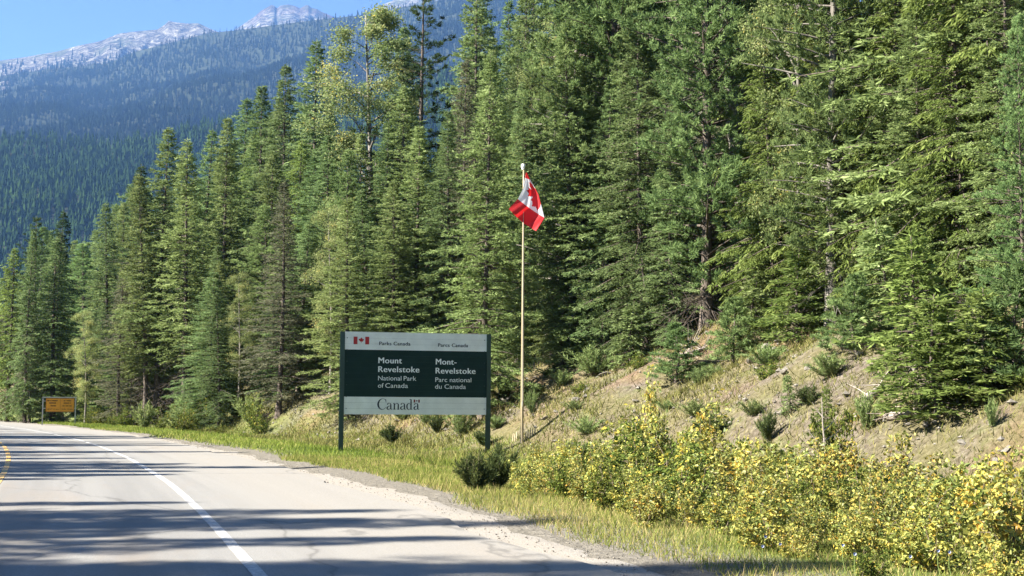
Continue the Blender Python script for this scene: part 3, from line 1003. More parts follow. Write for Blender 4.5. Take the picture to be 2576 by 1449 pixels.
place('fir1', 1390, 58, 9.5, 1.1, 'short fir standing right behind the flagpole')
place('spruce3', 1475, 57, 12.5, 1.1)
place('spruce3', 1630, 57, 15.5, 1.0)

for key_, x_, d_, h_, w_ in (
        ('fir2', 1262, 61, 8, 1.2), ('fir1', 1300, 63, 12, 1.1), ('spruce1', 1345, 60, 13, 1.1), ('fir2', 1440, 61, 15, 1.1), ('spruce3', 1515, 60, 12, 1.1), ('fir1', 1585, 61, 14, 1.1),
        ('spruce1', 1690, 60, 10, 1.2), ('spruce3', 1845, 62, 10, 1.2), ('fir2', 1905, 58, 8, 1.2), ('spruce1', 1960, 62, 20, 1.1), ('cedar2', 1945, 55, 12, 1.2), ('cedar1', 2065, 53, 13, 1.1), ('fir2', 2150, 50, 11, 1.2), ('cedar2', 2265, 48, 13, 1.1), ('fir1', 2330, 45, 10, 1.3),
        ('cedar1', 2440, 43, 11, 1.1), ('fir2', 2545, 41, 12, 1.1), ('spruce3', 1130, 66, 13, 1.1), ('fir1', 1050, 67, 13, 1.2), ('fir2', 990, 66, 11, 1.2), ('spruce1', 925, 70, 10.5, 1.3), ('fir2', 880, 67, 11, 1.2),
        ('fir1', 1180, 74, 22, 0.95), ('spruce3', 1110, 82, 12, 1.0), ('fir1', 1000, 76, 15, 1.2), ('pine1', 870, 76, 13, 1.1)):
    place(key_, x_, d_, h_, w_)

skyline = [(-400, 640), (0, 640), (30, 690), (60, 560), (140, 560), (190, 600), (260, 530), (330, 440), (400, 470), (450, 400), (520, 340), (600, 240), (680, 190), (730, 230), (770, 150), (815, 210), (830, 330), (860, 400), (960, 380), (1000, 360), (1060, 400), (1110, 370), (1135, 250), (1165, 60), (1200, -80), (1300, -300), (2900, -900)]


def fill(rows, seed):
    g = np.random.default_rng(seed)
    for (t0, t1, s0, s1, step, keys, h0, h1, skip) in rows:
        s = s0
        while s < s1:
            ss = s + (g.random() - .5) * step * 0.8
            tt = bank_toe(ss) + t0 + (t1 - t0) * g.random()
            s += step * (0.75 + 0.5 * g.random())
            X, Y = st_to_xy(ss, tt)
            X = float(X); Y = float(Y)
            if Y < 20: continue
            px, _ = project((X, Y, 2))
            if px < -130 or px > 2720: continue
            if g.random() < skip: continue
            if any((X - q['px']) ** 2 + (Y - q['py']) ** 2 < 1.9 ** 2 for q in TREES): continue
            if px > 1235 and project((X, Y, tz(X, Y)))[1] > float(interp(foot_line, px)): continue
            if 880 < px < 1236 and float(tt - bank_toe(ss)) < 6: continue
            H = h0 + (h1 - h0) * g.random()
            key = keys[g.integers(0, len(keys))]
            hmax = at(px, float(interp(skyline, px)), Y).z - tz(X, Y)
            H = min(H, hmax * (0.90 + 0.1 * g.random()))
            if H < 4: continue
            place(key, 0, 0, H, (0.95 + 0.4 * g.random()) * (1.25 if H < 15 else 1.0), pos=(X, Y))


for key_, x_, d_, h_, w_ in (('grey1', 700, 74, 13, 1.1), ('grey1', 300, 92, 11, 1.1), ('grey1', 1165, 70, 15, 1.0), ('grey1', 1830, 62, 15, 1.0), ('birch2', 830, 72, 10, 1.1), ('birch2', 600, 80, 8, 1.1), ('birch2', 1545, 60, 7, 1.1), ('birch2', 2470, 50, 10, 1.0), ('grey1', 2290, 52, 14, 1.1), ('grey1', 75, 100, 9, 1.1), ('birch2', 215, 95, 8, 1.2)):
    place(key_, x_, d_, h_, w_)

ALLK = ['spruce1', 'spruce2', 'spruce3', 'fir1', 'fir2', 'fir1', 'fir2', 'pine1', 'pine2']
fill([
    (9, 12, 8, 40, 4.2, ['cedar1', 'cedar2', 'fir2', 'pine2', 'fir1'], 13, 22, 0.1),
    (8.5, 12, 38, 60, 3.0, ['spruce3', 'fir1', 'fir2', 'spruce1', 'pine1'], 11, 18, 0.1),
    (10, 13, 56, 104, 2.4, ['fir1', 'fir2', 'spruce3', 'spruce1', 'cedar2', 'fir2'], 9, 16, 0.0),
    (13, 17, 58, 120, 2.7, ALLK, 14, 21, 0.0),
    (15, 21, 6, 120, 3.6, ALLK + ['cedar1'], 18, 26, 0.05),
    (22, 30, 10, 130, 4.2, ALLK, 20, 28, 0.05),
    (32, 44, 20, 130, 5.0, ALLK + ['dark2'], 22, 29, 0.1),
    (1.5, 4.5, 47, 108, 1.9, ['fir1', 'fir2', 'spruce3', 'spruce3', 'cedar2', 'spruce1'], 5, 10, 0.05),
    (6, 10, 46, 108, 2.0, ['fir1', 'fir2', 'spruce3', 'spruce3', 'pine1', 'spruce1'], 9, 15, 0.05),
    (46, 60, 40, 190, 5.0, ALLK, 20, 26, 0.1),
    (8, 16, 104, 190, 3.6, ALLK, 16, 22, 0.05),
    (18, 30, 120, 200, 4.5, ALLK, 18, 24, 0.05),
    (0.2, 1.5, 66, 112, 4.4, ['fir3', 'spruce2', 'cedar2'], 5, 10, 0.15),
], 5)

bx_ = at(2000, 1000, 44).x
broad_crown.location = (bx_, 44.0, tz(bx_, 44.0) - 0.15)
broad_crown.scale = (0.7, 0.7, 0.82)

# ---- trees on the other side of the road (out of view to the left): they shade the lane
g = np.random.default_rng(77)
s = -16.0
while s < 95:
    tt = -19.5 - 4 * g.random()
    X, Y = st_to_xy(s, tt)
    X = float(X); Y = float(Y)
    key = ['spruce1', 'spruce2', 'spruce2', 'fir1', 'spruce2'][g.integers(0, 5)]
    dense = s < 9 or 17 < s < 26 or 33 < s < 44 or 50 < s < 58
    o = place(key, 0, 0, (16.6 if s < 6 else 15.0 if dense else 13.0) + 5.5 * g.random(), 0.75 + 0.35 * g.random(), pos=(X, Y))
    TREES[-1]['left'] = True
    if dense and s > 7 and g.random() < 0.75:
        X, Y = st_to_xy(s + 0.4, tt - 3.4)
        place(['spruce1', 'fir2'][g.integers(0, 2)], 0, 0, 17.5 + 5 * g.random(), 0.8, pos=(float(X), float(Y)))
        TREES[-1]['left'] = True
    s += (0.95 if s < 5 else 1.15 if dense else 1.9) * (0.6 + 0.8 * g.random())

place('spruce3', 1790, 92, 34, 1.3, 'tall spruce far back, filling the gap behind the big pine')
for key_, x_, d_, lab_ in (('spruce3', 1980, 92, 'behind the cedar beside the dark gap'), ('fir2', 2090, 94, 'behind the pine with the pale trunk line'), ('spruce1', 2190, 88, 'behind the broad cedar'),
                           ('fir1', 2280, 90, 'behind the fallen log'), ('spruce3', 2370, 84, 'behind the broken snag'), ('fir2', 2455, 88, 'behind the drooping cedar'), ('spruce1', 2550, 80, 'nearest to the picture edge'), ('spruce3', 1690, 92, 'left of the big pine top')):
    place(key_, x_, d_, 35, 1.3, f'tall {KIND[key_.rstrip("123")][1]} far back, {lab_}')
place('fir2', 1835, 96, 34, 1.2, 'tall fir far back, just right of the big pine top')

# ------------------------------------------------------------------ park sign
SIGN_D = 44.6
pl = at(862, 836, SIGN_D); pr = at(1229, 841, SIGN_D + 1.25)
sx, sy = (pl.x + pr.x) / 2, (pl.y + pr.y) / 2
SW = 4.76
ang = math.atan2(pr.y - pl.y, pr.x - pl.x)
sbase = tz(sx, sy)
top_z = (pl.z + pr.z) / 2
U = SW / 1485.0                    # metres per layout unit
SH = 837 * U
sign = bpy.data.objects.new('park_sign', None); COL.objects.link(sign)
sign.location = (sx, sy, sbase); sign.rotation_euler = (0, 0, ang)
sign['label'] = 'large green and white national park entrance sign on two green posts'; sign['category'] = 'sign'
ztop = top_z - sbase
M['sign_white'] = plain('sign_white', (0.80, 0.81, 0.745), 0.6, 0.2, var=0.09, scale=2.5)
M['sign_green'] = plain('sign_dark_green', (0.011, 0.031, 0.025), 0.6, 0.15, var=0.15, scale=2.5)
M['post_green'] = plain('post_green', (0.013, 0.042, 0.024), 0.4, 0.5, var=0.2, scale=4)
M['letter_white'] = plain('letter_white', (0.84, 0.86, 0.82), 0.5, 0.3, var=0.03)
M['letter_black'] = plain('letter_black', (0.02, 0.028, 0.028), 0.5, 0.3, var=0.1)
M['sign_red'] = plain('sign_red', (0.42, 0.030, 0.028), 0.5, 0.3, var=0.1)


def lx(x): return (x - 118) * U - SW / 2


def lz(y): return ztop - (y - 126) * U


plank_h = SH / 14
PY = -0.05
for k in range(14):
    mb = MB()
    z1 = ztop - k * plank_h; z0 = z1 - plank_h + 0.003
    mb.box((0, PY + 0.012 + 0.0015 * math.sin(k * 2.1), (z0 + z1) / 2), (SW, 0.024, z1 - z0))
    mat = M['sign_white'] if k < 3 or k > 10 else M['sign_green']
    obj('plank', mb.mesh('plank', [mat]), sign)
for sgn in (-1, 1):
    mb = MB()
    x = sgn * (SW / 2 + 0.075)
    zb = tz(sx + x * math.cos(ang), sy + x * math.sin(ang)) - sbase - 0.35
    h = ztop + 0.015 - zb
    # H-section steel post
    mb.box((x, -0.075, zb + h / 2), (0.14, 0.014, h)); mb.box((x, 0.075, zb + h / 2), (0.14, 0.014, h))
    mb.box((x, 0, zb + h / 2), (0.02, 0.136, h))
    obj('post', mb.mesh('post', [M['post_green']]), sign)
mb = MB()
for zz in (ztop - 0.35, ztop - SH / 2, ztop - SH + 0.35):
    mb.box((0, 0.035, zz), (SW + 0.06, 0.05, 0.07))
obj('back_rail', mb.mesh('back_rail', [M['post_green']]), sign)
for sgn in (-1, 1):
    for k in range(0, 14, 2):
        mb = MB(); zz = ztop - (k + 1.0) * plank_h
        mb.tube([(sgn * (SW / 2 - 0.07), PY - 0.004, zz), (sgn * (SW / 2 - 0.07), PY - 0.014, zz)], [0.016, 0.012], 8)
        obj('bolt', mb.mesh('bolt', [M['post_green']]), sign)
mb = MB(); mb.box((0, PY + 0.030, ztop - SH / 2), (SW - 0.01, 0.006, SH - 0.02)); obj('gap_light_block', mb.mesh('gap_light_block', [M['post_green']]), sign)  # dark sheet added behind the planks so no light shows through their gaps
mb = MB(); mb.box((0, PY + 0.014, ztop + 0.010), (SW, 0.034, 0.012))
obj('top_edge', mb.mesh('top_edge', [plain('edge_trim', (0.7, 0.7, 0.66), 0.5)]), sign)


def text_mesh(txt, x0, x1, zb, cap, bold, mat, y, name='lettering', parent=None):
    cu = bpy.data.curves.new('t', 'FONT')
    cu.body = txt; cu.size = 1.0; cu.resolution_u = 4
    if bold: cu.space_character = 1.07
    to = bpy.data.objects.new('t', cu); COL.objects.link(to)
    dg = bpy.context.evaluated_depsgraph_get()
    me_ = bpy.data.meshes.new_from_object(to.evaluated_get(dg))
    bpy.data.objects.remove(to)
    n_ = len(me_.vertices); co = np.empty(n_ * 3, np.float32); me_.vertices.foreach_get('co', co); co = co.reshape(-1, 3)
    me_.calc_loop_triangles()
    tri = np.empty(len(me_.loop_triangles) * 3, np.int32); me_.loop_triangles.foreach_get('vertices', tri); tri = tri.reshape(-1, 3)
    bpy.data.meshes.remove(me_)
    xmin, xmax = co[:, 0].min(), co[:, 0].max()
    vs_, fs_ = [], []
    # heavier weight: the same letters laid a hair apart, each a shade further out
    offs = [0.0] if not bold else [-bold, 0.0, bold]
    for k, of_ in enumerate(offs):
        out = np.zeros_like(co)
        out[:, 0] = x0 + (co[:, 0] - xmin) / (xmax - xmin) * (x1 - x0) + of_ * cap / 0.7
        out[:, 2] = zb + co[:, 1] / 0.70 * cap
        out[:, 1] = y - 0.0008 * k
        vs_.append(out); fs_.append(tri + k * n_)
    return obj(name, make_mesh(name, np.concatenate(vs_), np.concatenate(fs_), [mat]), parent)


LY = PY - 0.006
for txt, a, b, base, cap, bold, mat in (
        ('of', 463, 521, 690, 47, 0.0, 'letter_white'), ('Canada', 538, 773, 690, 47, 0.0, 'letter_white'),
        ('Parks Canada', 470, 793, 255, 37, 0.026, 'letter_black'), ('Parcs Canada', 1085, 1403, 262, 37, 0.026, 'letter_black'),
        ('Mount', 465, 706, 440, 60, 0.026, 'letter_white'), ('Revelstoke', 465, 889, 530, 60, 0.026, 'letter_white'),
        ('National', 463, 704, 615, 47, 0.0, 'letter_white'), ('Park', 728, 859, 615, 47, 0.0, 'letter_white'), 
        ('Mont-', 1064, 1280, 445, 60, 0.026, 'letter_white'), ('Revelstoke', 1063, 1484, 538, 60, 0.026, 'letter_white'),
        ('Parc national', 1060, 1441, 625, 47, 0.0, 'letter_white'), ('du Canada', 1058, 1383, 695, 47, 0.0, 'letter_white')):
    text_mesh(txt, lx(a), lx(b), lz(base), cap * U, bold, M[mat], LY, parent=sign)

LEAF = [(0, 1.0), (0.14, 0.72), (0.30, 0.80), (0.22, 0.36), (0.44, 0.58), (0.50, 0.44), (0.76, 0.50), (0.67, 0.26), (0.80, 0.16), (0.40, -0.20), (0.45, -0.36), (0.05, -0.30), (0.05, -0.75)]
LEAF = LEAF + [(-x, y) for x, y in LEAF[::-1]][:-1]


def poly_mesh(name, polys, mat, y):
    import bmesh
    bm = bmesh.new()
    for poly in polys:
        vs_ = [bm.verts.new((x, y, z)) for x, z in poly]
        bm.faces.new(vs_)
    bmesh.ops.triangulate(bm, faces=bm.faces[:])
    bmesh.ops.recalc_face_normals(bm, faces=bm.faces[:])
    me_ = bpy.data.meshes.new(name); bm.to_mesh(me_); bm.free(); me_.materials.append(mat)
    return me_


def flag_mark(x0, x1, y0, y1, mat, name):
    w = x1 - x0
    polys = [[(lx(x0), lz(y0)), (lx(x0 + w * .25), lz(y0)), (lx(x0 + w * .25), lz(y1)), (lx(x0), lz(y1))],
             [(lx(x1 - w * .25), lz(y0)), (lx(x1), lz(y0)), (lx(x1), lz(y1)), (lx(x1 - w * .25), lz(y1))]]
    cx, cyy = (x0 + x1) / 2, (y0 + y1) / 2
    sc = (y1 - y0) * 0.44
    polys.append([(lx(cx + px_ * sc), lz(cyy - py_ * sc * 0.95)) for px_, py_ in LEAF])
    obj(name, poly_mesh(name, polys, mat, LY), sign)


flag_mark(205, 365, 172, 250, M['sign_red'], 'flag_emblem')
M['sign_red2'] = plain('sign_dark_red', (0.20, 0.022, 0.016), 0.5, 0.3, var=0.1)
flag_mark(835, 899, 809, 839, M['sign_red2'], 'wordmark_flag')


# serif wordmark drawn as strokes of changing width, em box: x-height 0..68, cap 110, baseline y 0
def stroke(pts, wid, out, n=26):
    p = np.array(pts, float); w = np.array(wid, float)
    tt = np.linspace(0, 1, len(p)); tn = np.linspace(0, 1, n)
    # smooth interpolation (Catmull-Rom like through dense cubic resample)
    def sm(vals):
        vals = np.concatenate([[2 * vals[0] - vals[1]], vals, [2 * vals[-1] - vals[-2]]])
        res = []
        for t_ in tn:
            u_ = t_ * (len(p) - 1); i_ = min(int(u_), len(p) - 2); f_ = u_ - i_
            a, b, c, d = vals[i_], vals[i_ + 1], vals[i_ + 2], vals[i_ + 3]
            res.append(0.5 * (2 * b + (c - a) * f_ + (2 * a - 5 * b + 4 * c - d) * f_ ** 2 + (3 * b - a - 3 * c + d) * f_ ** 3))
        return np.array(res)
    q = np.stack([sm(p[:, 0]), sm(p[:, 1])], -1); ww = np.maximum(sm(w), 1.2) / 2
    d = np.gradient(q, axis=0); d /= np.linalg.norm(d, axis=1)[:, None] + 1e-9
    nrm = np.stack([-d[:, 1], d[:, 0]], -1)
    a = q + nrm * ww[:, None]; b = q - nrm * ww[:, None]
    for k in range(n - 1): out.append([tuple(a[k]), tuple(a[k + 1]), tuple(b[k + 1]), tuple(b[k])])


def rect(x0, y0, x1, y1, out): out.append([(x0, y0), (x1, y0), (x1, y1), (x0, y1)])


def glyph_a(x, o):
    stroke([(x + 7, 50), (x + 12, 62), (x + 24, 66), (x + 35, 58), (x + 37, 42)], [9, 7, 4, 8, 11], o)
    rect(x + 31.5, 8, x + 42.5, 46, o)
    stroke([(x + 37, 10), (x + 42, 2), (x + 52, 4)], [10, 5, 2], o, 10)
    stroke([(x + 33, 38), (x + 18, 34), (x + 6, 22), (x + 8, 6), (x + 20, 1), (x + 33, 12)], [3, 6, 11, 9, 5, 3], o)


def glyph_n(x, o):
    rect(x + 7, 0, x + 18, 62, o); rect(x, 0, x + 25, 3, o); stroke([(x + 0, 60), (x + 12, 66)], [3, 8], o, 6)
    stroke([(x + 16, 48), (x + 26, 62), (x + 38, 64), (x + 46, 52), (x + 46, 30)], [3, 4, 6, 11, 11], o)
    rect(x + 40.5, 0, x + 51.5, 34, o); rect(x + 34, 0, x + 58, 3, o)


def glyph_d(x, o):
    stroke([(x + 36, 54), (x + 24, 65), (x + 10, 54), (x + 6, 32), (x + 11, 10), (x + 24, 0), (x + 37, 12)], [3, 4, 9, 12, 9, 4, 3], o)
    rect(x + 36, 2, x + 47, 106, o); stroke([(x + 27, 103), (x + 40, 108)], [3, 7], o, 6); stroke([(x + 38, 3), (x + 56, 3)], [5, 3], o, 6)


word = []
stroke([(83, 98), (70, 107), (50, 110), (22, 94), (7, 55), (20, 16), (50, 0), (72, 8), (86, 26)], [4, 4, 4, 12, 19, 13, 5, 4, 3], word, 40)
stroke([(84, 108), (86, 92), (88, 74)], [3, 8, 3], word, 8)
for gl, x_ in ((glyph_a, 94), (glyph_n, 160), (glyph_a, 235), (glyph_d, 298), (glyph_a, 374)):
    part = []
    gl(0, part)
    word += [[(x_ + px_ * 1.2, py_) for px_, py_ in p_] for p_ in part]
word = [[(lx(460 + x_), lz(913 - y_)) for x_, y_ in p_] for p_ in word]
vv_, ff_ = [], []
for k, p_ in enumerate(word):
    for x_, z_ in p_: vv_.append((x_, LY - 0.0002 * (k % 7), z_))
    ff_.append([4 * k, 4 * k + 1, 4 * k + 2, 4 * k + 3])
obj('wordmark', make_mesh('wordmark', np.array(vv_), np.array(ff_), [M['letter_black']]), sign)

# ------------------------------------------------------------------ orange notice sign
OD = 91.0
oc = at(151, 1019, OD)
osn = bpy.data.objects.new('notice_sign', None); COL.objects.link(osn)
ob = tz(oc.x, oc.y)
osn.location = (oc.x, oc.y, ob); osn.rotation_euler = (0, 0, R(15))
osn['label'] = 'small orange notice sign on two thin posts at the road bend'; osn['category'] = 'sign'
M['orange'] = plain('orange_board', (0.68, 0.31, 0.016), 0.5, 0.4, var=0.08)
M['board_edge'] = plain('board_letters', (0.075, 0.035, 0.006), 0.6)
M['post_grey'] = plain('grey_post', (0.42, 0.43, 0.38), 0.6, var=0.2)
k = OD / FPX
bz = oc.z - ob
mb = MB(); mb.box((0, 0, bz), (66 * k, 0.03, 32 * k)); obj('board', mb.mesh('board', [M['orange']]), osn)
mb = MB()
for (dx, dz_, w, h) in ((0, 16.4, 68, 1.2), (0, -16.6, 66, 1.0), (-33.4, 0, 1.2, 32), (33.4, 0, 1.2, 32), (0.5, 1, 0.7, 30)):
    mb.box((dx * k, -0.008, bz + dz_ * k), (w * k, 0.034, h * k))
obj('board_frame', mb.mesh('board_frame', [plain('orange_frame', (0.33, 0.13, 0.010), 0.6)]), osn)
mb = MB()
for (cx_, cz_, w, parts) in ((-18, 11, 26, (1.0,)), (-17, 5, 18, (1.0,)), (-16, -2, 13, (1.0,)), (17, 11, 17, (1.0,)), (17, 5, 17, (1.0,)), (17, -2, 22, (1.0,))):
    # word marks that are too small to read in the picture: rows of separate strokes
    x_ = -w / 2
    g = np.random.default_rng(int(abs(cx_ * 7 + cz_ * 13)))
    while x_ < w / 2 - 1:
        lw = 1.2 + 0.6 * g.random()
        if g.random() > 0.12: mb.box(((cx_ + x_ + lw / 2) * k, -0.019, bz + cz_ * k), (lw * k * 0.72, 0.004, 2.9 * k))
        x_ += lw
obj('lettering', mb.mesh('lettering', [M['board_edge']]), osn)
text_mesh('NEXT 12 km', -31 * k, -3 * k, bz - 12.5 * k, 4.2 * k, 0.0, M['board_edge'], -0.020, parent=osn)
text_mesh('SUR 12 km', 4 * k, 30 * k, bz - 12.5 * k, 4.2 * k, 0.0, M['board_edge'], -0.020, parent=osn)
for dx in (-41, 37):
    mb = MB(); mb.box((dx * k, 0.03, (bz + 17 * k) / 2 - 0.2), (0.075, 0.075, bz + 17 * k + 0.4)); obj('post', mb.mesh('post', [M['post_grey']]), osn)
mb = MB(); mb.box((-2 * k, 0.03, bz + 19.2 * k), (82 * k, 0.09, 0.07)); obj('top_rail', mb.mesh('top_rail', [M['post_grey']]), osn)
mb = MB()
for dz_ in (10, -8):
    for sx_ in (-37, 35): mb.box((sx_ * k, 0.03, bz + dz_ * k), (8 * k, 0.03, 0.05))
obj('bracket', mb.mesh('bracket', [M['post_grey']]), osn)

# ------------------------------------------------------------------ flagpole and flag
FD = 46.0
pt = at(1318.5, 425, FD); pb = at(1313, 1112, FD)
fb = tz(pb.x, FD)
M['pole'] = plain('weathered_pole', (0.28, 0.23, 0.135), 0.6, 0.3, var=0.15, scale=3)
pole = bpy.data.objects.new('flagpole', None); COL.objects.link(pole)
pole.location = (pb.x, FD, fb)
pole['label'] = 'tall thin weathered wooden flagpole beside the park sign'; pole['category'] = 'flagpole'
PH = pt.z - fb
mb = MB(); zs = np.linspace(-0.4, PH, 12)
lean = (pt.x - pb.x) * 0.4
mb.tube(np.stack([lean * zs / PH, 0 * zs, zs], -1), 0.058 - 0.028 * np.clip(zs / PH, 0, 1), 10)
obj('pole', mb.mesh('pole', [M['pole']], True), pole)
mb = MB(); mb.tube([(lean - 0.02, 0, PH - 0.02), (lean - 0.02, 0, PH + 0.03), (lean - 0.02, 0, PH + 0.15), (lean - 0.02, 0, PH + 0.17)], [0.035, 0.068, 0.068, 0.045], 12)
obj('finial', mb.mesh('finial', [plain('finial_white', (0.80, 0.79, 0.75), 0.4, var=0.03)], True), pole)
mb = MB(); mb.tube([(lean, -0.075, PH - 0.2), (lean * 0.5, -0.11, PH * 0.5), (0.02, -0.13, 1.3)], [0.006] * 3, 4); mb.box((0.0, -0.12, 1.3), (0.03, 0.04, 0.16))
obj('halyard', mb.mesh('halyard', [plain('rope', (0.5, 0.48, 0.42), 0.8)]), pole)


def fz(zx, zy): return np.array([(1950 + zx / 4.025) * 0.63889, (600 + zy / 4.025) * 0.63889])


left_c = [(488, 322), (476, 405), (440, 580), (357, 742), (214, 896)]
right_c = [(500, 322), (556, 430), (690, 670), (790, 1045), (655, 1252)]
uu = [0, 0.25, 0.5, 0.75, 1.0]
nu, nv = 96, 64
ug = np.linspace(0, 1, nu); vg = np.linspace(0, 1, nv)
lc = np.array(left_c, float); rc = np.array(right_c, float)
V = np.zeros((nu, nv, 3))
FOLD = 0.66
for a, u in enumerate(ug):
    l = np.array([np.interp(u, uu, lc[:, 0]), np.interp(u, uu, lc[:, 1])]); r = np.array([np.interp(u, uu, rc[:, 0]), np.interp(u, uu, rc[:, 1])])
    for b, v in enumerate(vg):
        if v <= FOLD: w = v / FOLD; back = 0.0
        else: w = 1 - 0.55 * (v - FOLD) / (1 - FOLD); back = (v - FOLD) / (1 - FOLD)
        q = l + (r - l) * w
        # belly: the lower hem hangs in a curve
        q = q + np.array([-10, 26]) * math.sin(math.pi * w) * u ** 3
        px_, py_ = fz(*q)
        amp = 0.04 + 0.16 * u
        dep = -0.13 - 0.85 * amp * math.sin(w * 5.2 + 1.3 * u + 0.5) * (0.6 + 0.4 * u) - 0.05 * math.sin(w * 13 + u * 5) * u
        dep += 0.30 * back * (0.3 + u) + 0.02
        dep = min(dep, 0.3 * back - 0.10 + 0.05)
        P = at(px_, py_, FD + dep)
        V[a, b] = P
F = []; MI = []


def in_leaf(u, v):
    # leaf axis runs across the width of the flag; u along the length
    x = (u - 0.5) / 0.26; y = (0.56 - v) / 0.42
    inside = False
    n = len(LEAF); j = n - 1
    for i in range(n):
        xi, yi = LEAF[i]; xj, yj = LEAF[j]
        if (yi > y) != (yj > y) and x < (xj - xi) * (y - yi) / (yj - yi) + xi: inside = not inside
        j = i
    return inside


for a in range(nu - 1):
    for b in range(nv - 1):
        F.append([a * nv + b, a * nv + b + 1, (a + 1) * nv + b + 1, (a + 1) * nv + b])
        u = (ug[a] + ug[a + 1]) / 2; v = (vg[b] + vg[b + 1]) / 2
        MI.append(1 if (u < 0.25 or u > 0.75 or in_leaf(u, v)) else 0)


def cloth(name, col):
    m, nt, b_ = new_mat(name)
    b_.inputs['Base Color'].default_value = (*col, 1); b_.inputs['Roughness'].default_value = 0.7
    tr = N(nt, 'ShaderNodeBsdfTranslucent'); tr.inputs['Color'].default_value = (*col, 1)
    ms = N(nt, 'ShaderNodeMixShader'); ms.inputs[0].default_value = 0.35
    nt.links.new(b_.outputs[0], ms.inputs[1]); nt.links.new(tr.outputs[0], ms.inputs[2])
    nt.links.new(ms.outputs[0], nt.nodes['Material Output'].inputs['Surface'])
    return m


base_p = Vector(V.reshape(-1, 3)[0])
me = make_mesh('flag', V.reshape(-1, 3) - np.array(base_p), np.array(F), [cloth('flag_white', (0.78, 0.78, 0.80)), cloth('flag_red', (0.62, 0.018, 0.022))], smooth=True, mat_index=MI)
fo = obj('flag', me, label='red and white maple leaf flag hanging limp from the flagpole top', category='flag')
fo.location = base_p

# little stakes round the pole foot
M['stake'] = plain('weathered_wood', (0.46, 0.38, 0.25), 0.8, 0.2, var=0.3, scale=12)
stakes = [(1290, 1112, 1094), (1294, 1114, 1091), (1299, 1110, 1088), (1322, 1108, 1084), (1327, 1106, 1080), (1333, 1104, 1079), (1339, 1100, 1075), (1345, 1098, 1074)]
ordw = ['first', 'second', 'third', 'fourth', 'fifth', 'sixth', 'seventh', 'eighth', 'ninth', 'tenth']
for k_, (x, yb, yt) in enumerate(stakes):
    p = ground_hit(x, yb, 36, 60); d = p.y
    zt = at(x, yt, d).z; zb = tz(p.x, d) - 0.1
    zt = max(zt, zb + 0.40)
    mb = MB(); mb.tube([(0, 0, 0), (0.01, 0, (zt - zb) * .6), (0.02, 0.01, zt - zb - 0.04), (0.02, 0.01, zt - zb)], [0.024, 0.023, 0.02, 0.006], 6)
    o = obj('wooden_stake', mb.mesh('wooden_stake', [M['stake']]), label=f'short pale wooden stake by the flagpole foot, {ordw[k_]} from the park sign', category='stake', group='wooden stakes round the flagpole foot')
    o.location = (p.x, d, zb)

# ------------------------------------------------------------------ shrubs


def shrub(seed, H, Rm, mat, nleaf, leaf=0.075, nst=11, upright=0.6):
    g = np.random.default_rng(seed)
    st_ = MB(); cs = []
    for k in range(nst):
        a = g.random() * 6.28; r_ = Rm * math.sqrt(g.random()); h = H * (0.40 + 0.68 * g.random()) * (1 - 0.25 * (r_ / Rm) ** 2)
        f = np.linspace(0, 1, 6)[:, None]
        end = np.array([math.cos(a) * r_, math.sin(a) * r_, h])
        start = np.array([math.cos(a) * 0.015, math.sin(a) * 0.015, -0.02])
        pts = start + (end - start) * np.concatenate([f ** 0.7, f ** 0.7, f], 1) + g.normal(size=(6, 3)) * 0.03 * f * H
        st_.tube(pts, np.array([1, .85, .7, .5, .35, .15]) * 0.011 * (0.6 + H * 0.4), 4, cap=False)
        for q in range(20):
            f0 = 0.18 + 0.82 * g.random()
            i0 = min(int(f0 * 5), 4); w = f0 * 5 - i0
            p0 = pts[i0] * (1 - w) + pts[i0 + 1] * w
            off = g.normal(size=3) * 0.085 * (0.5 + 0.5 * H) * (1.25 - 0.7 * f0)
            cs.append(p0 + off)
            if q < 8: st_.tube(np.array([p0, p0 + off * 0.6, p0 + off]), np.array([.005, .004, .002]), 3, cap=False)
    cs = np.array(cs)
    ci = g.integers(0, len(cs), nleaf)
    q = cs[ci] + g.normal(size=(nleaf, 3)) * 0.05
    q[:, 2] = np.maximum(q[:, 2], 0.03)
    # leaf = folded pair of triangles along a midrib
    d = norm(g.normal(size=(nleaf, 3)) * 0.8 + np.array([0, 0, -0.35]))
    nr = norm(g.normal(size=(nleaf, 3)) + np.array([0, 0, 0.8]))
    sd = norm(np.cross(d, nr)); nr = np.cross(sd, d)
    Ls = (leaf * (0.35 + 1.1 * g.random(nleaf)))[:, None]
    A = q; T_ = q + d * Ls + nr * Ls * -0.12
    Lf = q + d * Ls * 0.42 + sd * Ls * 0.36 + nr * Ls * 0.10; Rt = q + d * Ls * 0.42 - sd * Ls * 0.36 + nr * Ls * 0.10
    v = np.stack([A, Lf, T_, Rt], 1).reshape(-1, 3)
    b_ = np.arange(nleaf) * 4
    f = np.concatenate([np.stack([b_, b_ + 1, b_ + 2], -1), np.stack([b_, b_ + 2, b_ + 3], -1)])
    ct = g.normal(size=len(cs)) * 0.17
    tint = np.clip((0.56 if mat == 'yellowleaf' else 0.50) + ct[ci] + 0.20 * g.normal(size=nleaf), 0, 1)
    return st_.mesh('stems', [M['stem']]), make_mesh('leaves', v, f, [M[mat]], tint=np.repeat(tint, 4))


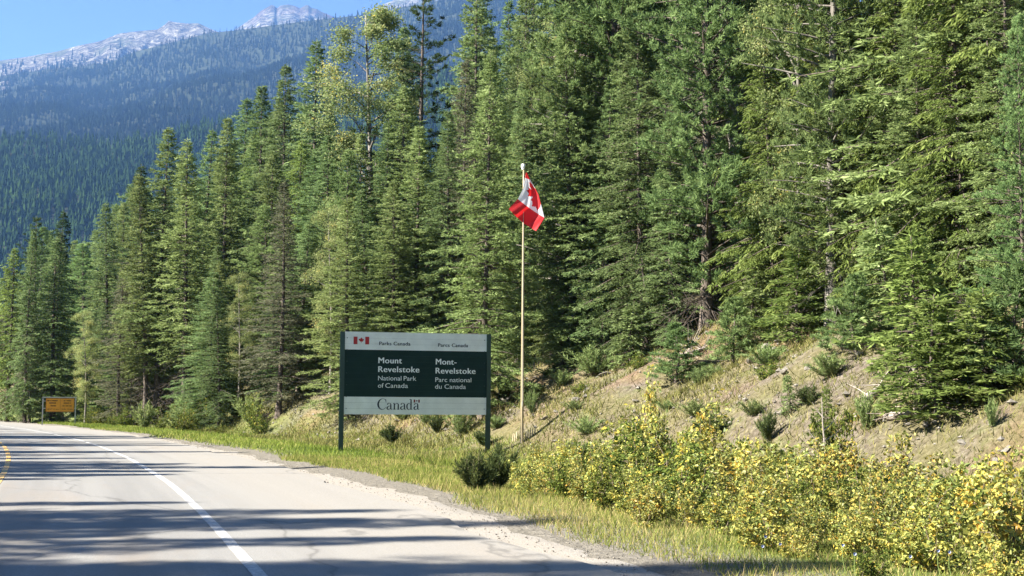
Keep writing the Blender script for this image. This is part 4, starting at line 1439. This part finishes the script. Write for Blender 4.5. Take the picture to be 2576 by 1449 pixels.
def broom(seed, H, Rm, mat, n=4200, w=0.008):
    """twiggy bush: thin upright sprays"""
    g = np.random.default_rng(seed)
    st_ = MB(); B0 = []; Dd = []
    for k in range(26):
        a = g.random() * 6.28; e = math.radians(35 + 52 * g.random())
        l = H * (0.7 + 0.4 * g.random())
        d = np.array([math.cos(a) * math.cos(e) * Rm / H * 1.2, math.sin(a) * math.cos(e) * Rm / H * 1.2, math.sin(e)])
        f = np.linspace(0, 1, 4)[:, None]
        pts = d * f * l + g.normal(size=(4, 3)) * 0.03 * f
        st_.tube(pts, np.array([.012, .009, .006, .002]), 3, cap=False)
        m_ = n // 26
        ff = 0.15 + 0.85 * g.random(m_)
        B0.append(d * ff[:, None] * l); Dd.append(norm(d) * 0.7 + g.normal(size=(m_, 3)) * 0.45 + np.array([0, 0, 0.25]))
    B0 = np.concatenate(B0); Dd = np.concatenate(Dd)
    B0[:, 2] = np.maximum(B0[:, 2], 0.02)
    v, f = strips(B0, Dd, 0.10 * H + 0.12 * g.random(len(B0)), w * (0.8 + 0.8 * g.random(len(B0))), g)
    tint = np.clip(0.5 + 0.22 * g.normal(size=len(B0)), 0, 1)
    return st_.mesh('stems', [M['stem']]), make_mesh('leaves', v, f, [M[mat]], tint=np.repeat(tint, 4))


SH_ = {
    'yellow1': (1.5, shrub(201, 1.5, 0.75, 'yellowleaf', 2300, leaf=0.082)),
    'yellow2': (1.5, shrub(202, 1.5, 0.65, 'yellowleaf', 1500, leaf=0.08, nst=9)),
    'yellow3': (1.5, shrub(203, 1.5, 0.85, 'yellowleaf', 2500, leaf=0.07, nst=13)),
    'yellow4': (2.2, shrub(206, 2.2, 0.70, 'yellowleaf', 3000, leaf=0.08, nst=12)),
    'green1': (1.5, shrub(204, 1.5, 0.75, 'greenleaf', 2000, leaf=0.08)),
    'green2': (1.5, shrub(205, 1.5, 0.80, 'greenleaf', 2200, leaf=0.08)),
    'broom1': (1.2, broom(211, 1.2, 0.75, 'broom')),
    'broom2': (1.2, broom(212, 1.2, 0.65, 'broom')),
    'herb1': (1.2, broom(213, 1.2, 0.8, 'fir', 2200, 0.011)),
    'brush1': (2.2, shrub(214, 2.2, 1.3, 'greenleaf', 2600, leaf=0.10, nst=16)),
}
SHRUBS = []
SK = {'yellow': ('autumn_shrub', 'yellow-leaved shrub'), 'green': ('leafy_shrub', 'green-leaved shrub'), 'broom': ('broom_bush', 'grey-green twiggy bush'),
      'herb': ('low_bush', 'low olive bush'), 'brush': ('brush_shrub', 'leafy green thicket shrub')}


def put_shrub(key, x, y, H, wide=1.0, zone='', label=None):
    h0, (a_, b_) = SH_[key]
    kind = key.rstrip('0123456789')
    o = bpy.data.objects.new(SK[kind][0], None); COL.objects.link(o)
    z = tz(x, y)
    o.location = (x, y, z - 0.04); o.rotation_euler = (0, 0, rng.random() * 6.28)
    s_ = H / h0; o.scale = (s_ * wide, s_ * wide, s_)
    for nm, me_ in (('stems', a_), ('foliage', b_)):
        c = bpy.data.objects.new(nm, me_); COL.objects.link(c); c.parent = o
    o['category'] = 'shrub'
    SHRUBS.append(dict(o=o, kind=kind, zone=zone, x=project((x, y, z))[0], y=y, label=label))


def shrub_at(key, px, D, H, wide=1.0, zone='', label=None): put_shrub(key, at(px, 1000, D).x, D, H, wide, zone, label)


def shrub_hit(key, px, py, H, wide=1.0, zone='', label=None):
    p = ground_hit(px, py); put_shrub(key, p.x, p.y, H, wide, zone, label)


# the dark bush beside the sign and the single bushes of the bank
shrub_at('broom1', 1195, 24.0, 0.66, 1.15, label='dark twiggy bush, nearer to the road of the pair below the sign post')
shrub_at('broom2', 1255, 24.6, 0.80, 1.15, label='dark twiggy bush, taller of the pair below the sign post')
shrub_at('yellow1', 1322, 23.5, 0.62, 1.1, label='low bright yellow shrub next to the dark twiggy bush')
shrub_at('yellow3', 1390, 22.8, 0.62, 1.1, label='low yellow shrub, second from the dark twiggy bush')
shrub_at('yellow4', 1640, 26.0, 2.35, 0.62, label='tall slim yellow sapling standing highest in the ditch')
shrub_at('yellow4', 1775, 25.0, 1.75, 0.8, label='yellow shrub with the second highest top in the ditch')
shrub_hit('broom2', 1932, 1112, 0.75, 0.75, label='round dark green bush on the bare bank above the yellow shrubs')
shrub_hit('herb1', 1338, 1045, 0.85, 0.7, label='small olive bush on the bank just beyond the flagpole')
shrub_hit('broom1', 1265, 1008, 1.0, 1.1, label='grey-green bush between the park sign and the flagpole')
shrub_hit('broom2', 1100, 1092, 0.85, 0.9, label='dark round bush seen under the middle of the park sign')
shrub_hit('herb1', 1160, 1098, 1.0, 1.0, label='olive bush seen under the end of the park sign')
shrub_hit('broom1', 985, 1118, 0.8, 1.0, label='brownish bush seen under the wordmark of the park sign')
shrub_hit('herb1', 2495, 1085, 0.55, 0.55, label='small tufted bush on the reddish dirt near the picture edge')
shrub_hit('herb1', 2180, 1085, 0.8, 0.8, label='olive bush below the fallen log')
shrub_hit('green2', 1440, 1140, 0.55, 1.0, label='small dark green bush on the bank right of the stakes')
shrub_hit('herb1', 1490, 945, 1.1, 1.6, label='yellowish low bush on the crest beside the big pine')
shrub_at('green1', 2085, 27.0, 1.9, 0.55, label='thin-leaved tall sapling with pale stem above the yellow shrubs')

# thicket of autumn shrubs in the ditch
g = np.random.default_rng(9)
n_ = 0
for s in np.arange(-4.5, 19, 0.95):
    for tt in (5.4, 6.5, 7.7, 9.0, 10.3, 11.6):
        ss = s + (g.random() - .5) * 0.9; t_ = tt + (g.random() - .5) * 0.8
        X, Y = st_to_xy(ss, t_); X = float(X); Y = float(Y)
        px, py = project((X, Y, 0.6))
        if px < 1300 or px > 2680 or Y < 10.0: continue
        if tt < 6 and g.random() < 0.2: continue
        if s > 12 and tt > 10: continue
        if g.random() < (0.05 if px > 1840 else 0.16 if tt < 10 else 0.35): continue
        gr = 0.15 + 0.25 * (px > 2000) * (tt < 9)
        key = ('green%d' % g.integers(1, 3)) if g.random() < gr else ('yellow%d' % g.integers(1, 4))
        h = (0.55 if tt < 6 else 0.80 if tt < 7 else 1.0 if tt < 9.5 else 0.95) * (0.6 + 0.85 * g.random() ** 1.4) * (1.40 if 1520 < px < 1840 else 0.62 if px < 1520 else 1.0)
        if px < 1520 and g.random() < 0.12: continue
        if 1520 < px < 1840 and key[0] == 'y' and tt > 6: key = 'yellow4'
        put_shrub(key, X, Y, h, 1.0 + 0.4 * g.random(), zone=['first rank', 'second rank', 'third rank', 'fourth rank', 'fifth rank', 'rear rank'][(5.4, 6.5, 7.7, 9.0, 10.3, 11.6).index(tt)])

# low bushes dotted over the bank
for s in np.arange(2, 52, 0.42):
    ss = s + g.random(); t_ = bank_toe(ss) + 0.3 + 9 * g.random()
    X, Y = st_to_xy(ss, t_); X = float(X); Y = float(Y)
    px, py = project((X, Y, 0.6))
    if px > 2650 or px < 870: continue
    if any((X - q['o'].location.x) ** 2 + (Y - q['o'].location.y) ** 2 < 1.0 for q in SHRUBS): continue
    put_shrub(['herb1', 'broom1', 'broom2', 'herb1', 'green2'][g.integers(0, 5)], X, Y, 0.25 + 0.38 * g.random(), 1.4 + 0.7 * g.random(), zone='bank face')

# brush at the forest edge beyond the sign
for s in np.arange(40, 98, 1.9):
    for q in range(2):
        ss = s + g.random() * 2; t_ = bank_toe(ss) - 2.5 + q * 2.6 + g.random() * 2
        if ss < 58 and t_ < 15.5 + 2: continue
        X, Y = st_to_xy(ss, t_); X = float(X); Y = float(Y)
        px, py = project((X, Y, 0.6))
        if px < -60: continue
        if 60 < px < 215 and q == 0: continue
        key = ['brush1', 'brush1', 'green2', 'herb1'][g.integers(0, 4)]
        put_shrub(key, X, Y, (0.6 if q == 0 else 1.1) + 0.9 * g.random(), 1.1, zone='near brush' if q == 0 else 'far brush')

# lower shrubs towards the sign and along the edge of the mown strip
for k_, (x_, d_, h_) in enumerate(((1345, 25.0, 0.66), (1372, 24.0, 0.70), (1405, 23.2, 0.62), (1432, 22.2, 0.75), (1462, 24.0, 0.85), (1470, 21.4, 0.68), (1505, 22.6, 0.95), (1512, 20.6, 0.72), (1545, 19.8, 0.78),
                                   (1595, 18.9, 0.66), (1660, 18.0, 0.66), (1730, 17.1, 0.58), (1810, 16.2, 0.60), (1905, 15.3, 0.56), (2015, 14.4, 0.56), (2140, 13.7, 0.52), (2290, 13.0, 0.55), (1440, 26.5, 0.9), (1490, 27.0, 1.0))):
    shrub_at(['yellow1', 'yellow3', 'yellow2', 'green2', 'yellow3'][k_ % 5], x_, d_, h_, 1.15, zone='sign end' if x_ < 1560 else 'road edge')

# young conifers on the bank
for key, px, D, H, w, lab in (
        ('sapling1', 2360, 1050, 2.9, 1.5, 'bushy bright green young conifer below the broken snag'),
        ('sapling2', 2568, 985, 3.0, 1.4, 'blue-green young pine at the edge of the bank'),
        ('sapling3', 2492, 950, 2.2, 1.3, 'young conifer standing behind the bushy bright green one'),
        ('sapling2', 1700, 965, 2.2, 1.7, 'spreading young pine at the foot of the big pine'),
        ('sapling2', 1850, 915, 2.4, 1.6, 'low young pine beside the bare dirt crest'),
        ('sapling2', 2150, 890, 2.3, 1.6, 'low young pine on top of the bare dirt crest'),
        ('sapling3', 1590, 915, 2.6, 1.4, 'dark young conifer on the crest before the big pine'),
        ('sapling1', 2080, 1105, 1.3, 0.8, 'tiny light green conifer on the bank face'),
        ('sapling3', 1985, 1050, 1.2, 0.9, 'tiny conifer behind the round dark green bush'),
        ('sapling1', 1215, 905, 3.6, 1.4, 'young yellow-green conifer over the end of the sign'),
        ('sapling3', 1400, 935, 2.8, 1.4, 'young fir at the bank top beyond the flagpole'),
        ('pine1', 2590, 905, 8.5, 0.9, 'tall young blue-green pine cut by the picture edge'),
        ('sapling1', 2300, 925, 3.6, 1.3, 'light green young conifer above the fallen log'),
        ('sapling1', 1370, 900, 3.4, 1.3, 'light green young conifer on the crest just beyond the flagpole'), ('sapling3', 1480, 890, 4.2, 1.3, 'dense young fir on the crest between flagpole and big pine'),
        ('sapling1', 2010, 850, 3.2, 1.4, 'yellow-green young conifer at the top end of the dirt crest'), ('sapling3', 2230, 860, 3.6, 1.3, 'young fir leaning over the dirt crest from the forest'),
        ('sapling1', 2480, 1000, 2.6, 1.5, 'low spreading young conifer next to the reddish dirt'), ('sapling3', 1900, 870, 3.0, 1.3, 'young conifer in the dark gap of the forest')):
    p = ground_hit(px, D)
    place(key, px, p.y, H * 0.88, w, lab, sink=0.05, pos=(p.x, p.y))

# ------------------------------------------------------------------ rocks, snag, log


def rock_mesh(seed):
    import bmesh
    g = np.random.default_rng(seed)
    bm = bmesh.new(); bmesh.ops.create_icosphere(bm, subdivisions=2, radius=1)
    co = np.array([v.co[:] for v in bm.verts])
    sc = np.array([1, 0.75, 0.55]) * (0.8 + 0.4 * g.random(3))
    k = 1 + 0.30 * np.array([math.sin(3 * c[0] + seed) * math.cos(2.5 * c[1] + seed * 2) + 0.5 * math.sin(5 * c[2] + seed) for c in co])
    co = co * k[:, None] * sc + g.normal(size=co.shape) * 0.03
    for v, c in zip(bm.verts, co): v.co = c
    me_ = bpy.data.meshes.new('rock'); bm.to_mesh(me_); bm.free(); me_.materials.append(M['stone'])
    return me_


RM = [rock_mesh(k) for k in range(5)]
big = [(1985, 1598 / 1.565, 52, .34)]
rocks = [(1267, 1020, 50.5, 0.30), (1280, 1005, 52, .18), (1925, 878, 45, .19), (1945, 890, 44.5, .22), (1935, 905, 43, .15), (2085, 905, 44, .16), (1890, 915, 45.5, .16),
         (2480, 1190, 23, .11), (2505, 1175, 23.5, .13), (2555, 1210, 22, .12), (2420, 1130, 25.5, .10), (2530, 1140, 24.5, .10), (2300, 940, 37, .15), (2255, 930, 38, .13), (1150, 1063, 50, .16),
         (1600, 1012, 50, .16), (1520, 945, 51, .2), (1475, 985, 50, .16), (1535, 930, 52, .14), (1450, 1010, 49, .14), (1400, 1040, 49, .13), (1370, 1055, 48, .12), (1975, 945, 43, .15), (2035, 930, 43, .14),
         (1090, 1043, 54, .16), (1290, 975, 53, .15), (1000, 1060, 52, .13), (2160, 900, 43, .13), (2230, 1060, 31, .12), (2330, 1075, 29, .10)]
rlist = []
for k_, (x, y, d, r_) in enumerate(rocks):
    p = ground_hit(x, y, 16, d + 18)
    best = (p.x, p.y)
    o = bpy.data.objects.new('rock', RM[k_ % 5]); COL.objects.link(o)
    o.location = (best[0], best[1], tz(*best) + r_ * 0.15); o.scale = (r_,) * 3; o.rotation_euler = (rng.random() * .6, rng.random() * .6, rng.random() * 6.28)
    rlist.append((project(o.location)[0], o))
rlist.sort(key=lambda a: a[0])
NUM = ['first', 'second', 'third', 'fourth', 'fifth', 'sixth', 'seventh', 'eighth', 'ninth', 'tenth', 'eleventh', 'twelfth', 'thirteenth', 'fourteenth', 'fifteenth', 'sixteenth', 'seventeenth', 'eighteenth', 'nineteenth', 'twentieth']


def ordinal(n):
    if n < 20: return NUM[n]
    tens = ['', '', 'twenty', 'thirty', 'forty', 'fifty', 'sixty', 'seventy', 'eighty', 'ninety'][(n + 1) // 10]
    r_ = (n + 1) % 10
    return (tens[:-1] + 'ieth') if r_ == 0 else tens + '-' + NUM[r_ - 1]


def zone_rock(x): return 'under or beside the park sign' if x < 1300 else 'on the bank beyond the flagpole' if x < 1750 else 'on the bare dirt crest' if x < 2200 else 'on the bank near the picture edge'


zc = {}
for x, o in rlist:
    z_ = zone_rock(x); k_ = zc.get(z_, 0); zc[z_] = k_ + 1
    o['label'] = f'pale stone {z_}, {ordinal(k_)} from the left there'; o['category'] = 'rock'; o['group'] = 'pale stones on the bank'

# broken snag
sn = at(2428, 880, 36.5); sn = ground_hit(2430, 890); snx, sny = sn.x, sn.y
snag = bpy.data.objects.new('tree_snag', None); COL.objects.link(snag)
snag.location = (snx, sny, tz(snx, sny) - 0.1)
snag['label'] = 'broken grey dead tree snag with splintered top above the young conifers'; snag['category'] = 'dead tree'
mb = MB(); H_ = max(1.3, at(2428, 795, sny).z - tz(snx, sny))
mb.tube([(0, 0, 0), (0.03, 0, H_ * .4), (0.0, 0.02, H_ * .8), (-0.02, 0, H_)], [.08, .065, .05, .015], 7)
obj('trunk', mb.mesh('trunk', [M['deadwood']]), snag)
g = np.random.default_rng(3)
mb = MB()
for k_ in range(26):
    z_ = H_ * (0.25 + 0.75 * g.random()); a = g.random() * 6.28; l = 0.3 + 0.6 * g.random()
    d = np.array([math.cos(a), math.sin(a), -0.2 + 0.5 * g.random()])
    mb.tube(np.array([[0, 0, z_], [0, 0, z_] + d * l * .5, [0, 0, z_ - .12 * l] + d * l]), [.018, .012, .004], 4, cap=False)
obj('branches', mb.mesh('branches', [M['deadwood']]), snag)
mb = MB(); mb.tube([(-.30, .03, H_ * .30), (-.16, .02, H_ * .48), (.02, -.06, H_ * .72), (.10, -.07, H_ * .92)], [.03, .11, .08, .015], 7); mb.tube([(-.05, .05, H_ * .5), (.10, .03, H_ * .8), (.16, .02, H_ * 1.08)], [.07, .05, .01], 6)
obj('splintered_slab', mb.mesh('splintered_slab', [M['deadwood']]), snag)


def log(name, x0, y0, x1, y1, r_, label, twigs=8, seed=1):
    a = ground_hit(x0, y0); b = ground_hit(x1, y1)
    c = (a + b) / 2
    root = bpy.data.objects.new(name, None); COL.objects.link(root); root.location = c
    root['label'] = label; root['category'] = 'log'
    f = np.linspace(0, 1, 7)[:, None]
    pts = np.array(a - c) * (1 - f) + np.array(b - c) * f
    for q in range(7): pts[q, 2] = tz(c.x + pts[q, 0], c.y + pts[q, 1]) - c.z + r_ * 0.8
    mb = MB(); mb.tube(pts, np.linspace(r_, r_ * .55, 7), 8); obj('trunk', mb.mesh('trunk', [M['deadwood']], True), root)
    g = np.random.default_rng(seed); mb = MB()
    for q in range(twigs):
        p = pts[0] + (pts[-1] - pts[0]) * g.random(); p = p + np.array([0, 0, .03])
        d = norm(g.normal(size=3) * .7 + np.array([0, 0, .6])); l = .4 + .7 * g.random()
        mb.tube(np.array([p, p + d * l * .5, p + d * l + g.normal(size=3) * .06]), [.018, .012, .004], 4, cap=False)
    obj('branches', mb.mesh('branches', [M['deadwood']]), root)


log('fallen_log', 2172, 1028, 2222, 985, 0.13, 'grey fallen log lying on the bank below the bright young conifer', 9, 2)
log('fallen_log', 2230, 1062, 2310, 1050, 0.10, 'short dark broken log under the bright green young conifer', 12, 4)
log('fallen_log', 1715, 905, 1775, 890, 0.08, 'tangled dead branch lying at the foot of the big pine', 26, 6)

# pale bare stem in the shrubs
root = bpy.data.objects.new('bare_sapling', None); COL.objects.link(root)
p = Vector((at(2073, 1100, 26).x, 26.0, 0)); p.z = tz(p.x, p.y); root.location = p
root['label'] = 'leafless pale forked sapling rising out of the yellow shrubs'; root['category'] = 'sapling'
mb = MB(); h = at(2073, 1030, 26).z - p.z
mb.tube([(0, 0, -.1), (.02, 0, h * .5), (-.02, 0, h * .8), (-.03, .02, h * 1.15)], [.022, .018, .013, .004], 5)
obj('stem', mb.mesh('stem', [M['deadwood']]), root)
mb = MB()
for (z_, dx, dz_) in ((.35, -.55, .35), (.55, -.35, .4), (.75, .3, .3), (.62, .35, .25), (.9, -.2, .3)):
    mb.tube([(0, 0, h * z_), (dx * .5, .05, h * z_ + dz_ * .4), (dx, .08, h * z_ + dz_)], [.012, .008, .003], 4, cap=False)
obj('branches', mb.mesh('branches', [M['deadwood']]), root)

# chicory flowers in the verge
M['petal'] = plain('blue_petals', (0.34, 0.38, 0.58), 0.6, var=0.1)
M['flowerstem'] = plain('flower_stem', (0.16, 0.22, 0.06), 0.6, var=0.1)
fl = [(1918, 1392, 12.4), (1962, 1388, 12.6), (2120, 1395, 12.5), (2388, 1418, 12.0), (2150, 1430, 11.8), (2360, 1425, 12.1), (1925, 1360, 13.3), (2290, 1440, 11.6)]
frec = []
for x, y, d in fl:
    p = at(x, y, d); zb = tz(p.x, d)
    hh = max(p.z - zb, 0.25)
    root = bpy.data.objects.new('blue_flower', None); COL.objects.link(root); root.location = (p.x, d, zb)
    mb = MB(); mb.tube([(0.03, 0, -.03), (0, .01, hh * .5), (0, 0, hh)], [.004, .003, .002], 4); obj('stem', mb.mesh('stem', [M['flowerstem']]), root)
    mb = MB(); a = np.arange(10) * 0.628
    for q in a:
        c_, s_ = math.cos(q), math.sin(q)
        mb.add([(0, 0, hh), (c_ * .011 - s_ * .005, -.01, hh + s_ * .011 + c_ * .005), (c_ * .015, -.012, hh + s_ * .015), (c_ * .011 + s_ * .005, -.01, hh + s_ * .011 - c_ * .005)], [[0, 1, 2, 3]])
    obj('petals', mb.mesh('petals', [M['petal']]), root)
    frec.append((x, root))
frec.sort(key=lambda a: a[0])
for k_, (x, o) in enumerate(frec):
    o['label'] = f'tiny blue flower in the verge grass, {ordinal(k_)} from the left'; o['category'] = 'flower'; o['group'] = 'blue flowers in the verge'

# ------------------------------------------------------------------ loose cover: grass, dry grass, pebbles


def blades(name, s0, s1, t0f, t1f, n, h0, h1, w, mat, seed, tint0=0.5, tsd=0.22, lean=0.45, dense=None, label=None, cat=None):
    g = np.random.default_rng(seed)
    s = s0 + (s1 - s0) * g.random(n)
    u = g.random(n)
    a = t0f(s); b = t1f(s)
    t = a + (b - a) * u
    if dense is not None:
        keep = g.random(n) < dense(s, t, u)
        s, t, u = s[keep], t[keep], u[keep]; n = len(s)
    X, Y = st_to_xy(s, t)
    P = np.stack([X, Y, terrain(X, Y) - 0.01], -1)
    d = np.stack([g.normal(size=n) * lean, g.normal(size=n) * lean, np.ones(n)], -1)
    ht = (h0 + (h1 - h0) * g.random(n) ** 1.5) * (0.65 + 0.7 * (0.5 + vnoise(X * 0.7, Y * 0.7, seed + 1)))
    fc = np.clip(np.hypot(X, Y) / 18, 1.0, 3.0)       # coarser blades far from the viewer's side of the verge
    d = norm(d); side = norm(np.cross(d, norm(g.normal(size=(n, 3))))) * (w * fc * (0.7 + 0.6 * g.random(n)))[:, None]
    v = np.stack([P - side, P + side, P + d * ht[:, None]], 1).reshape(-1, 3); f = np.arange(n * 3).reshape(n, 3)
    tint = np.clip(tint0 + 0.45 * fbm(X * 0.35, Y * 0.35, 3, seed + 2) + tsd * g.normal(size=n), 0, 1)
    me_ = make_mesh(name, v, f, [M[mat]], tint=np.repeat(tint, 3))
    o = obj(name, me_, kind='stuff')
    if label: o['label'] = label; o['category'] = cat
    return o


blades('verge_grass', -5, 26, lambda s: grass_edge(s) + 0.0, lambda s: 7.6 + 0 * s, 80000, 0.05, 0.16, 0.0050, 'grass', 301, 0.68,
       dense=lambda s, t, u: np.clip(u * 7 + 0.4, 0, 1), label='strip of green and straw coloured grass along the gravel edge', cat='grass')
blades('roadside_grass', 24, 92, lambda s: grass_edge(s), lambda s: bank_toe(s) + 1.2, 60000, 0.06, 0.20, 0.006, 'grass', 302, 0.28,
       dense=lambda s, t, u: np.clip(u * 9 + 0.4, 0, 1), label='bright green grass verge at the foot of the park sign', cat='grass')
blades('bank_grass', -4, 75, lambda s: 8.0 + 0 * s, lambda s: bank_toe(s) + 13, 190000, 0.10, 0.34, 0.0070, 'drygrass', 303, 0.32, lean=0.6,
       dense=lambda s, t, u: np.clip(0.55 + 1.6 * fbm(s * 0.35, t * 0.35, 3, 88), 0.08, 1), label='dry straw coloured grass scattered over the bank', cat='grass')
blades('ditch_weeds', -4, 24, lambda s: 6.6 + 0 * s, lambda s: 13.5 + 0 * s, 30000, 0.15, 0.5, 0.006, 'grass', 304, 0.45, lean=0.5,
       label='mixed weeds growing between the yellow shrubs', cat='weeds')


def pebbles(name, n, s0, s1, tf, seed, r0, r1, label):
    g = np.random.default_rng(seed)
    s = s0 + (s1 - s0) * g.random(n)
    t = tf(s, g)
    X, Y = st_to_xy(s, t)
    rr = r0 + (r1 - r0) * g.random(n) ** 4
    Zb = np.where(t < 4.6, zroad(X, Y) - 0.02, terrain(X, Y))
    base = np.array([[1, 0, 0], [-1, 0, 0], [0, 1, 0], [0, -1, 0], [0, 0, .7], [0, 0, -.7]], float)
    fcs = np.array([[0, 2, 4], [2, 1, 4], [1, 3, 4], [3, 0, 4], [2, 0, 5], [1, 2, 5], [3, 1, 5], [0, 3, 5]])
    V = base[None] * rr[:, None, None] * (0.6 + 0.8 * g.random((n, 6, 1)))
    a = g.random(n) * 6.28; c_, s_ = np.cos(a), np.sin(a)
    V = np.stack([V[..., 0] * c_[:, None] - V[..., 1] * s_[:, None], V[..., 0] * s_[:, None] + V[..., 1] * c_[:, None], V[..., 2]], -1)
    V += np.stack([X, Y, Zb + rr * 0.2], -1)[:, None]
    F = (np.arange(n)[:, None, None] * 6 + fcs[None]).reshape(-1, 3)
    o = obj(name, make_mesh(name, V.reshape(-1, 3), F, [M['stone']]), kind='stuff'); o['label'] = label; o['category'] = 'stones'


pebbles('bank_stones', 5000, -3, 62, lambda s, g: bank_toe(s) - 1 + 13 * g.random(len(s)), 401, 0.015, 0.12, 'small pale stones strewn over the bare bank')
pebbles('shoulder_gravel', 7000, -6, 45, lambda s, g: 2.3 + (grass_edge(s) + 0.3 - 2.3) * np.sqrt(g.random(len(s))), 402, 0.004, 0.017, 'loose gravel along the dusty road shoulder')

# ------------------------------------------------------------------ labels for trees and shrubs told apart by place
# repeats that stand wholly behind others and show nothing are left out
DROP = set('''fir_tree.024 fir_tree.025 fir_tree.026 spruce_tree.023 fir_tree.029 spruce_tree.024 cedar_tree.011 fir_tree.030 fir_tree.032 spruce_tree.028 spruce_tree.029 fir_tree.033 fir_tree.035 fir_tree.036 pine_tree.006 spruce_tree.030 fir_tree.037 spruce_tree.031 fir_tree.039 spruce_tree.032 spruce_tree.033 fir_tree.040 spruce_tree.034 fir_tree.042 pine_tree.009 pine_tree.010 fir_tree.049 pine_tree.012 spruce_tree.037 spruce_tree.038 fir_tree.050 fir_tree.051 fir_tree.053 fir_tree.054 spruce_tree.040 fir_tree.055 pine_tree.014 pine_tree.015 pine_tree.016 pine_tree.017 pine_tree.018 fir_tree.057 pine_tree.019 dark_conifer.005 spruce_tree.042 fir_tree.058 fir_tree.059 fir_tree.060 spruce_tree.043 dark_conifer.006 fir_tree.061 pine_tree.022 fir_tree.062 fir_tree.063 spruce_tree.045 pine_tree.023 spruce_tree.052 fir_tree.075 spruce_tree.060 pine_tree.025 spruce_tree.061 fir_tree.076 spruce_tree.062 fir_tree.077 spruce_tree.063 fir_tree.078 fir_tree.079 fir_tree.080 pine_tree.026 fir_tree.081 fir_tree.082 fir_tree.083 pine_tree.027 spruce_tree.064 fir_tree.084 spruce_tree.065 fir_tree.085 spruce_tree.066 fir_tree.086 fir_tree.087 pine_tree.028 spruce_tree.067 spruce_tree.068 spruce_tree.069 fir_tree.097 spruce_tree.070 pine_tree.034 fir_tree.102 spruce_tree.071 pine_tree.036 fir_tree.104 leafy_shrub.005 autumn_shrub.029 autumn_shrub.033 autumn_shrub.051 leafy_shrub.015 autumn_shrub.057 broom_bush.006 broom_bush.012 low_bush.025 low_bush.026 leafy_shrub.024 low_bush.027 low_bush.028 leafy_shrub.025 broom_bush.025 broom_bush.026 low_bush.030 broom_bush.028 low_bush.032 low_bush.033 low_bush.034 broom_bush.032 broom_bush.033 low_bush.036 leafy_shrub.027 low_bush.037 broom_bush.034 broom_bush.035 leafy_shrub.028 leafy_shrub.029 leafy_shrub.040 brush_shrub.014'''.split())
for lst in (TREES, SHRUBS):
    for t in [t for t in lst if t['o'].name in DROP]:
        lst.remove(t)
        for c in list(t['o'].children): bpy.data.objects.remove(c)
        bpy.data.objects.remove(t['o'])


def tree_zone(x):
    if x < 240: return 'behind the orange sign'
    if x < 560: return 'between orange sign and blue-sky gap' if False else 'between the two signs'
    if x < 850: return 'just before the park sign'
    if x < 1235: return 'behind the park sign'
    if x < 1480: return 'behind the flagpole'
    if x < 1900: return 'about the big pine'
    if x < 2300: return 'above the dirt crest'
    return 'above the snag'


def row_of(t):
    s, tt = xy_to_st(t['px'], t['py'])
    u = float(tt - bank_toe(s))
    return 'front row' if u < 9.5 else 'second row' if u < 14.5 else 'third row' if u < 21 else 'fourth row' if u < 31 else 'rear row'


groups = {}
for t in TREES:
    if t.get('left'):
        t['key'] = ('left', t['kind'])
    elif t['label'] is None:
        t['key'] = (tree_zone(t['x']), row_of(t), t['kind'])
    else:
        t['o']['label'] = t['label']; t['o']['group'] = 'conifers and birches of the roadside forest'
        continue
    groups.setdefault(t['key'], []).append(t)
for key, lst in groups.items():
    lst.sort(key=lambda t: t['x'])
    for k_, t in enumerate(lst):
        ph = KIND[t['kind']][1]
        if key[0] == 'left':
            lst2 = sorted(lst, key=lambda t: t['py'])
            t['o']['label'] = f'{ph} across the road, {ordinal(lst2.index(t))} of its kind along the far lane'
            t['o']['group'] = 'trees across the road that shade the lane'
        else:
            if len(lst) == 1: t['o']['label'] = f'the only {ph} in the {key[1]} {key[0]}'
            else: t['o']['label'] = f'{ph} in the {key[1]} {key[0]}, {ordinal(k_)} from the left'
            t['o']['group'] = 'conifers and birches of the roadside forest'
groups = {}
for t in SHRUBS:
    t['o']['group'] = 'shrubs of the verge and bank'
    if t['label']: t['o']['label'] = t['label']
    else: groups.setdefault((t['zone'], t['kind']), []).append(t)
for key, lst in groups.items():
    lst.sort(key=lambda t: t['x'])
    for k_, t in enumerate(lst):
        ph = SK[t['kind']][1]
        where = 'on the open bank' if key[0] == 'bank face' else 'at the forest edge, ' + key[0] if 'brush' in key[0] else 'of the ditch, ' + key[0]
        t['o']['label'] = f'{ph} {where}, {ordinal(k_)} from the left'

# ------------------------------------------------------------------ haze: one box of even, thin, bluish air
mb = MB(); mb.box((0, 4500, 1255), (17000, 13000, 2530))
hm = bpy.data.materials.new('haze_air'); hm.use_nodes = True
nt = hm.node_tree; nt.nodes.clear()
out = nt.nodes.new('ShaderNodeOutputMaterial'); pv = nt.nodes.new('ShaderNodeVolumePrincipled')
pv.inputs['Color'].default_value = (0.22, 0.46, 1.0, 1)
pv.inputs['Density'].default_value = 5.2e-5
pv.inputs['Anisotropy'].default_value = 0.1
nt.links.new(pv.outputs[0], out.inputs['Volume'])
hz = obj('haze', mb.mesh('haze', [hm]), kind='stuff')
print('TREES', len(TREES), 'SHRUBS', len(SHRUBS), 'TRIS', sum(len(m_.polygons) for m_ in bpy.data.meshes))
